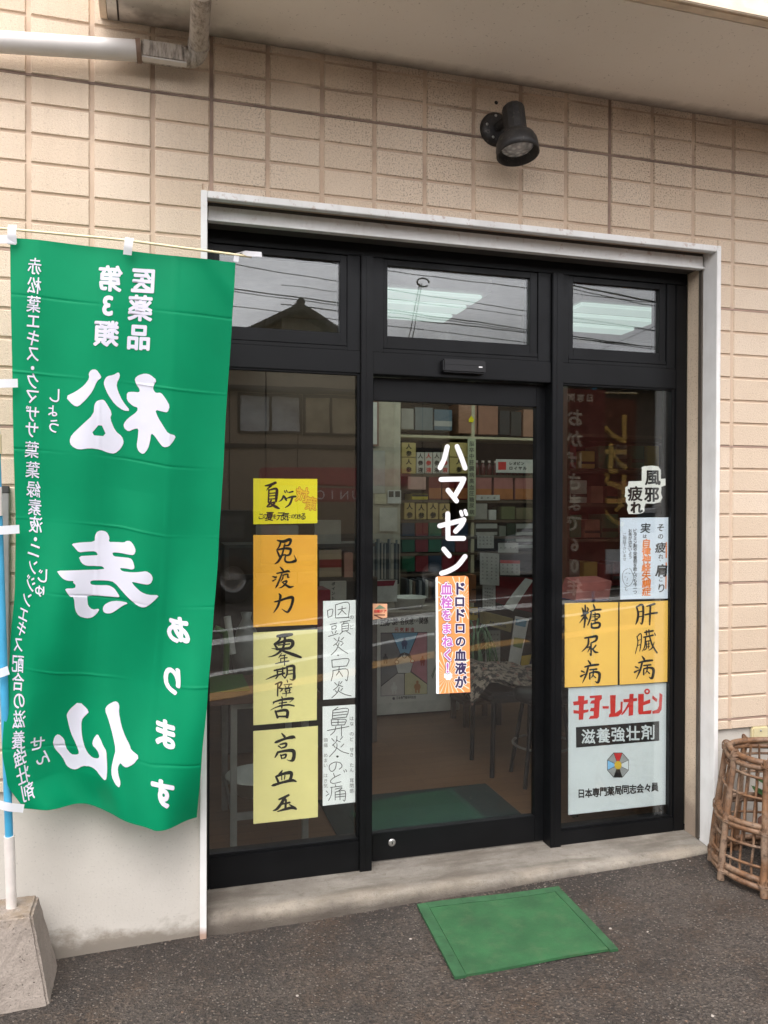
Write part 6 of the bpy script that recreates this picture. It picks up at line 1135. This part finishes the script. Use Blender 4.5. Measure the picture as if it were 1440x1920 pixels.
# right window interior: pouch, shelves and boxes
r2 = thing('side_shelf', 'dark side shelf with boxes behind the right window', 'shelf', (3.0, 1.9, .05)); RYs = 1.75; zr = [at(1150, y, RYs).z for y in (815, 880, 945, 1010, 1100)]
for z in zr: box('board', (2.572, RYs, z - .02), (4.2, RYs + .3, z), plain('shelf_dark', srgb(92, 78, 62), .6), r2, .002)
box('back_panel', (2.572, RYs + .301, .05), (4.2, RYs + .32, 2.7), plain('side_shelf_back', srgb(84, 70, 60), .8), r2)
for x in (2.552, 4.2): box('upright', (x, RYs, .05), (x + .0195, RYs + .3, 2.7), plain('shelf_dark', srgb(92, 78, 62), .6), r2)
rn = random.Random(31); names = {(150, 104, 84): 'tan', (70, 100, 76): 'green', (176, 172, 160): 'white', (120, 50, 48): 'red', (110, 106, 96): 'grey', (176, 150, 80): 'yellow'}
rows = ((832, 878), (898, 943), (962, 1008), (1040, 1098)); on_ = ('first', 'second', 'third', 'fourth', 'fifth', 'sixth', 'seventh', 'eighth', 'ninth'); cnt = {}
for r_, (y0, y1) in enumerate(rows):
    x = 1062 + rn.uniform(0, 8); n = 0
    while x < 1235:
        w = rn.uniform(17, 34); c = rn.choice(list(names)); hh = rn.uniform(0, (y1 - y0) * .4)
        crate(x, y0 + hh, min(x + w, 1256), y1, RYs + .01, .18, 'medicine_box', '%s box on the %s board of the side shelf, %s from the left' % (names[c], ('second', 'third', 'fourth', 'lowest')[r_], on_[n]), 'box', c, 'boxes on the side shelf', band=((60, 54, 48), .25, .4) if rn.random() < .5 else None); x += w + rn.uniform(1, 9); n += 1
q = MB(); pq = [at(x, y, Y) for x, y, Y in ((1068, 1117, .62), (1110, 1126, .56), (1128, 1129, .60), (1137, 1090, .66), (1078, 1095, .68), (1112, 1098, .6), (1100, 1084, .72), (1138, 1086, .72))]
A_, B_ = at(1068, 1124, .62), at(1136, 1088, .62); q.hexa([(A_.x, .56, A_.z), (B_.x - .02, .56, A_.z - .01), (B_.x - .02, .74, A_.z), (A_.x, .74, A_.z), (A_.x + .02, .58, B_.z - .01), (B_.x + .01, .58, B_.z), (B_.x, .72, B_.z + .015), (A_.x + .03, .72, B_.z + .01)], plain('dusty_pink_fabric', srgb(150, 90, 84), .9, var=.15))
q.box((A_.x - .001, .555, A_.z - .006), (B_.x - .015, .745, A_.z + .004), plain('purple_trim', srgb(66, 40, 92), .8), .003); tag(q.build('fabric_box', None, .012), 'dusty pink fabric box with purple trim behind the left amber paper', 'fabric box')
tb2 = thing('side_table', 'low dark table carrying the pink fabric box', 'table', (2.1, .65, .05)); box('top', (1.86, .45, A_.z - .035), (2.9, .85, A_.z - .012), plain('cabinet_dark', srgb(66, 58, 52), .6), tb2, .003)
for x in (1.9, 2.86):
    for y in (.48, .82): box('leg', (x - .015, y - .015, .05), (x + .015, y + .015, A_.z - .0355), plain('cabinet_dark', srgb(66, 58, 52), .6), tb2)

# ================================================================== ACROSS THE STREET (seen in the panes as reflections)
MY = 0.412                                       # mirror: y -> MY - y
def rat(px, py, D):                              # real point whose mirror image covers the pixel at mirrored depth D
    p = at(px, py, D); return Vector((p.x, MY - D, p.z))
HD = 12.4; hy = MY - HD
hs = thing('house', 'beige house with a dark tiled gable roof reflected in the left window', 'house', (2, hy, 0))
hw = plain('house_render', srgb(168, 152, 130), .9, var=.08, bump=.2); dkf = plain('dark_sash', srgb(40, 36, 34), .5)
ap, l_, r_ = rat(557, 580, HD), rat(440, 632, HD), rat(668, 640, HD); hx0, hx1 = -3.0, 5.2; ez = l_.z - .75
q = MB(); slope = (ap.z - l_.z) / (ap.x - l_.x); gx0, gx1 = ap.x - 3.2, ap.x + 3.2; gz_ = ap.z - 3.2 * slope
q.add([(gx0, hy, -.2), (gx1, hy, -.2), (gx1, hy, gz_), (ap.x, hy, ap.z - .1), (gx0, hy, gz_), (gx0, hy - 8, -.2), (gx1, hy - 8, -.2), (gx1, hy - 8, gz_), (ap.x, hy - 8, ap.z - .1), (gx0, hy - 8, gz_)], [(0, 1, 2, 3, 4), (9, 8, 7, 6, 5), (0, 4, 9, 5), (2, 1, 6, 7), (4, 3, 8, 9), (3, 2, 7, 8)], hw); q.build('wall', hs)
q = MB()
for s in (-1, 1):
    e = Vector((ap.x + s * 3.7, hy + .45, ap.z - 3.7 * slope)); t = Vector((ap.x, hy + .45, ap.z + .02)); b_ = Vector((0, -8.9, 0)); up = Vector((0, 0, .12))
    q.hexa([e - up, t - up, t + b_ - up, e + b_ - up, e, t, t + b_, e + b_], M['rooftile'])
q.tube([(ap.x, hy + .5, ap.z + .02), (ap.x, hy - 8.5, ap.z + .02)], .08, M['rooftile'], 10); q.build('roof', hs)
def hwin(px0, py0, px1, py1, parent, cur, y_off=.03):
    a, c = rat(px0, py0, HD), rat(px1, py1, HD); q = MB(); y = hy + y_off; t = .05
    for b0, b1 in (((a.x - t, hy + .001, c.z - t), (c.x + t, y + .03, c.z)), ((a.x - t, hy + .001, a.z), (c.x + t, y + .03, a.z + t)), ((a.x - t, hy + .001, c.z), (a.x, y + .03, a.z)), ((c.x, hy + .001, c.z), (c.x + t, y + .03, a.z)), (((a.x + c.x) / 2 - .025, hy + .001, c.z), ((a.x + c.x) / 2 + .025, y + .025, a.z))): q.box(b0, b1, dkf)
    f = q.build('window', parent); box('pane', (a.x, hy + .004, c.z), (c.x, y, a.z), cur, f); q = MB(); q.box((a.x - .3, hy + .001, a.z + .08), (c.x + .3, hy + .4, a.z + .14), dkf); q.build('canopy', f)
cur1 = plain('pale_curtain', srgb(196, 200, 200), .7, var=.3, vs=3); cur2 = plain('buff_curtain', srgb(188, 176, 146), .7, var=.3, vs=3)
hwin(451, 741, 560, 810, hs, cur1); hwin(572, 745, 668, 815, hs, cur2)
q = MB(); z_ = rat(500, 836, HD).z; q.box((gx0 + .05, hy + .001, z_ - .05), (gx1 - .05, hy + .05, z_ + .04), dkf); q.build('string_course', hs)
for k in range(5): box('panel_seam', (gx0 + .6 + 1.3 * k, hy + .001, 0), (gx0 + .62 + 1.3 * k, hy + .004, gz_), dkf, hs)
l2 = thing('low_building', 'low dark brown building with a flat roof reflected in the right window', 'building', (9, hy, 0)); bw_ = plain('brown_siding', srgb(112, 98, 84), .9, var=.1)
ltop = rat(1080, 731, HD).z; x0 = gx1 + .5; box('wall', (x0, hy - 8, -.3), (24, hy, ltop), bw_, l2); box('roof', (x0 - .3, hy - 8.3, ltop + .002), (24.3, hy + .5, ltop + .16), M['rooftile'], l2)
for k in range(5):
    xx = x0 + 1.2 + 3 * k; q = MB(); q.box((xx - .05, hy + .001, 1.0), (xx + 1.65, hy + .05, 2.5), dkf); f = q.build('window', l2); box('pane', (xx, hy + .0502, 1.05), (xx + 1.6, hy + .055, 2.45), cur1 if k % 2 else cur2, f)
l3 = thing('low_building', 'grey building far left across the street with a plain flat front', 'building', (-9, hy, 0)); box('wall', (-24, hy - 8, -.3), (gx0 - .8, hy, 4.2), plain('grey_siding', srgb(140, 136, 130), .9, var=.1), l3); box('roof', (-24.2, hy - 8.2, 4.202), (gx0 - .7, hy + .3, 4.4), M['rooftile'], l3)
# overhead cables
WD = 8.0
for n, (a, c, r) in enumerate((((445, 497), (990, 582), .010), ((445, 541), (990, 618), .014), ((445, 546), (990, 622), .010), ((445, 574), (990, 643), .009), ((727, 506), (1213, 566), .010), ((1076, 534), (1213, 563), .022), ((1076, 541), (1213, 571), .012), ((1076, 602), (1213, 618), .008), ((1076, 634), (1213, 649), .014), ((1130, 655), (1213, 618), .007))):
    A, B = rat(*a, WD + n * .12), rat(*c, WD + n * .12); d = B - A; q = MB(); P_ = []
    for k in range(31):
        t = -2.2 + 5.2 * k / 30 if n < 5 else -3.5 + 9 * k / 30; p = A + d * t; p.z += .012 * ((t - .5) ** 2 - .25) * d.length * .12; P_.append(p)
    q.tube(P_, r * .6, M['rubber'], 6); tag(q.build('overhead_cable'), '%s overhead cable from the top, mirrored in the transom windows' % ('first', 'second', 'third', 'fourth', 'fifth', 'thick sixth', 'seventh', 'eighth', 'ninth', 'slanting tenth')[n], 'cable', 'overhead cables across the street')
q = MB(); p = rat(795, 530, WD); q.tube([p + Vector((.09 * math.cos(t * .4), 0, .06 * math.sin(t * .4) + .02)) for t in range(15)], .012, M['rubber'], 6); q.tube([p + Vector((-.05, 0, -.0)), rat(765, 640, WD)], .007, M['rubber'], 6); q.tube([p + Vector((-.02, 0, -.0)), rat(772, 640, WD)], .007, M['rubber'], 6); tag(q.build('cable_loop'), 'small coil of cable hanging from the overhead cables in the middle transom window', 'cable')
# red banners on the pavement
def street_banner(name, label, px, D, texts, ht_px, cl_):
    (x0, y0), (x1, y1) = px; A, B = rat(x0, y0, D), rat(x1, y0 + 8, D); z1 = A.z; z0 = rat(x0, ht_px, D).z; t = thing(name, label, 'banner', (A.x, A.y, 0), 'red banners on the pavement'); y = A.y
    q = MB(); n, m_ = 10, 40; v = []
    for j in range(m_ + 1):
        for i in range(n + 1): u, w = i / n, j / m_; v.append((A.x + (B.x - A.x) * u, y + .02 * math.sin(4 * u + 5 * w) * w, z1 + (z0 - z1) * w))
    q.add(v, [(j * (n + 1) + i, j * (n + 1) + i + 1, (j + 1) * (n + 1) + i + 1, (j + 1) * (n + 1) + i) for j in range(m_) for i in range(n)], cl_, True)
    for ch, cx, cyy, s, m in texts:
        c = rat(cx, cyy, D); k = s; q2 = [Vector((c.x - a * k, y + .035, c.z + b_ * k)) for a, b_ in glyph(ch)[0]]; q.add(q2, [f for f in glyph(ch)[1]], m)
        for ox, oy in dirs(.03)[1:]: q.add([p + Vector((ox * k, .0001 * (1 + ox + oy), oy * k)) for p in q2], [f for f in glyph(ch)[1]], m)
    q.build('cloth', t); q = MB(); q.tube([(A.x - .04, y - .03, ground_z(2) - .02), (A.x - .04, y - .03, z1 + .12)], .013, bl, 10); q.build('pole', t); q = MB(); q.tube([(A.x - .06, y - .03, z1 + .04), (B.x + .02, y - .03, z1 + .05)], .006, yl, 8); q.build('crossbar', t)
gold = plain('gold_print', srgb(236, 200, 116), .5); wb_ = plain('banner_white_print', srgb(240, 236, 232), .5)
street_banner('banner', 'red banner with a column of white mirrored hiragana reflected in the right window', ((1052, 728), (1136, 742)), 1.75, [('日', 1101, 748, .055, wb_), ('専', 1084, 748, .055, wb_), ('同', 1066, 747, .055, wb_)] + [(ch, 1073, 784 + i * 39.5, .118, wb_) for i, ch in enumerate('おかげさまで60年')], 1110, M['redcloth'])
street_banner('banner', 'red banner with large gold katakana reflected in the right window', ((1128, 746), (1194, 756)), 2.3, [('レ', 1150, 805, .26, gold), ('オ', 1148, 860, .26, gold), ('ピ', 1146, 915, .26, gold), ('ン', 1146, 965, .22, gold)], 1030, M['browncloth'])
# truck parked across the street
tk = thing('truck', 'dark teal crane truck parked across the street, mirrored in the left window', 'truck', (2.2, -8.8, 0)); TD = 9.6; teal = plain('teal_paint', srgb(34, 58, 66), .3); ty = MY - TD
a, c = rat(380, 958, TD), rat(482, 1120, TD); tx0, tx1 = a.x - 1.1, c.x + .05; gzt = ground_z(2)
q = MB(); q.hexa([(tx0, ty, gzt + .55), (tx1, ty, gzt + .55), (tx1, ty - 1.7, gzt + .55), (tx0, ty - 1.7, gzt + .55), (tx0 + .25, ty, a.z), (tx1, ty, a.z), (tx1, ty - 1.7, a.z), (tx0 + .25, ty - 1.7, a.z)], teal); q.build('cab', tk)
wa, wb2 = rat(412, 968, TD), rat(458, 1008, TD); box('side_window', (wa.x - .25, ty + .001, wb2.z), (wb2.x, ty + .012, wa.z), plain('truck_glass', srgb(90, 98, 100), .1), tk); box('door_seam', (wb2.x + .12, ty + .001, gzt + .7), (wb2.x + .135, ty + .006, a.z - .05), M['rubber'], tk)
box('flat_bed', (tx1 + .5, ty - 1.75, gzt + .75), (tx1 + 4.2, ty + .02, gzt + 1.0), plain('truck_bed', srgb(70, 76, 78), .5), tk, .01); box('chassis', (tx0 + .3, ty - 1.5, gzt + .45), (tx1 + 4.0, ty - .3, gzt + .549), M['rubber'], tk)
u0, u1 = rat(606, 914, TD), rat(664, 940, TD); pink = plain('crane_red', srgb(176, 92, 92), .5); xm = (u0.x + u1.x) / 2
box('crane_box', (u0.x - .1, ty - .6, u1.z), (u1.x + .1, ty, u0.z), pink, tk, .02); box('crane_post', (tx1 + .12, ty - 1.2, gzt + .55), (tx1 + .42, ty - .8, u0.z + .3), pink, tk, .02); box('crane_boom', (tx1 + .1, ty - .9, u0.z + .05), (u1.x + 1.2, ty - .62, u0.z + .35), pink, tk, .02)
q = MB()
for i, ch in enumerate('UNIC'): 
    k = .2; q.add([(xm + .28 - i * .19 - a_ * k, ty + .004, (u0.z + u1.z) / 2 + b_ * k) for a_, b_ in glyph(ch)[0]], glyph(ch)[1], wb_)
q.build('lettering', tk)
for wx in (rat(436, 1106, TD).x, tx1 + 2.9):
    q = MB(); q.lathe([(0, .0), (.16, .0), (.2, .03), (.26, .03), (.36, .02), (.38, -.03), (.38, -.22), (0, -.22)], (wx, ty - .02, gzt + .38), (0, 1, 0), M['rubber'], 32); w_ = q.build('wheel', tk); q = MB(); q.lathe([(0, .035), (.06, .03), (.09, .012), (.17, .008), (.2, .035)], (wx, ty - .018, gzt + .38), (0, 1, 0), M['steel'], 24); q.build('rim', w_)
# white car, further along
cr2 = thing('car', 'white car parked along the street, mirrored near the right door stile', 'car', (6.5, -9, 0)); CDp = 9.8; cyr = MY - CDp; wp = plain('white_car_paint', srgb(214, 214, 214), .2); A = rat(962, 1085, CDp); cx0 = A.x; gzc = ground_z(4)
prof2 = [(0, .35), (.05, .75), (.9, .95), (1.5, 1.42), (3.0, 1.45), (3.7, 1.0), (4.1, .92), (4.15, .4), (4.1, .25), (.1, .25)]
q = MB(); f0 = [(cx0 + x, cyr, gzc + z) for x, z in prof2]; f1 = [(cx0 + x, cyr - 1.6, gzc + z) for x, z in prof2]; n = len(prof2); q.add(f0 + f1, [tuple(range(n)), tuple(range(2 * n - 1, n - 1, -1))] + [(i, n + i, n + (i + 1) % n, (i + 1) % n) for i in range(n)], wp); q.build('body', cr2, .04)
for w0, w1 in ((1.25, 2.2), (2.3, 3.2)): q = MB(); q.poly([[(cx0 + w0 + (.1 if w0 < 2 else 0), cyr + .004, gzc + 1.0), (cx0 + w1, cyr + .004, gzc + 1.0), (cx0 + w1 - (.2 if w0 > 2 else 0), cyr + .004, gzc + 1.36), (cx0 + w0 + (.35 if w0 < 2 else 0), cyr + .004, gzc + 1.36)]], plain('truck_glass', srgb(90, 98, 100), .1)); q.build('side_window', cr2)
for wx in (.8, 3.3): q = MB(); q.lathe([(0, .01), (.17, .01), (.2, .03), (.28, .02), (.31, -.02), (.31, -.18), (0, -.18)], (cx0 + wx, cyr, gzc + .31), (0, 1, 0), M['rubber'], 28); q.build('wheel', cr2)
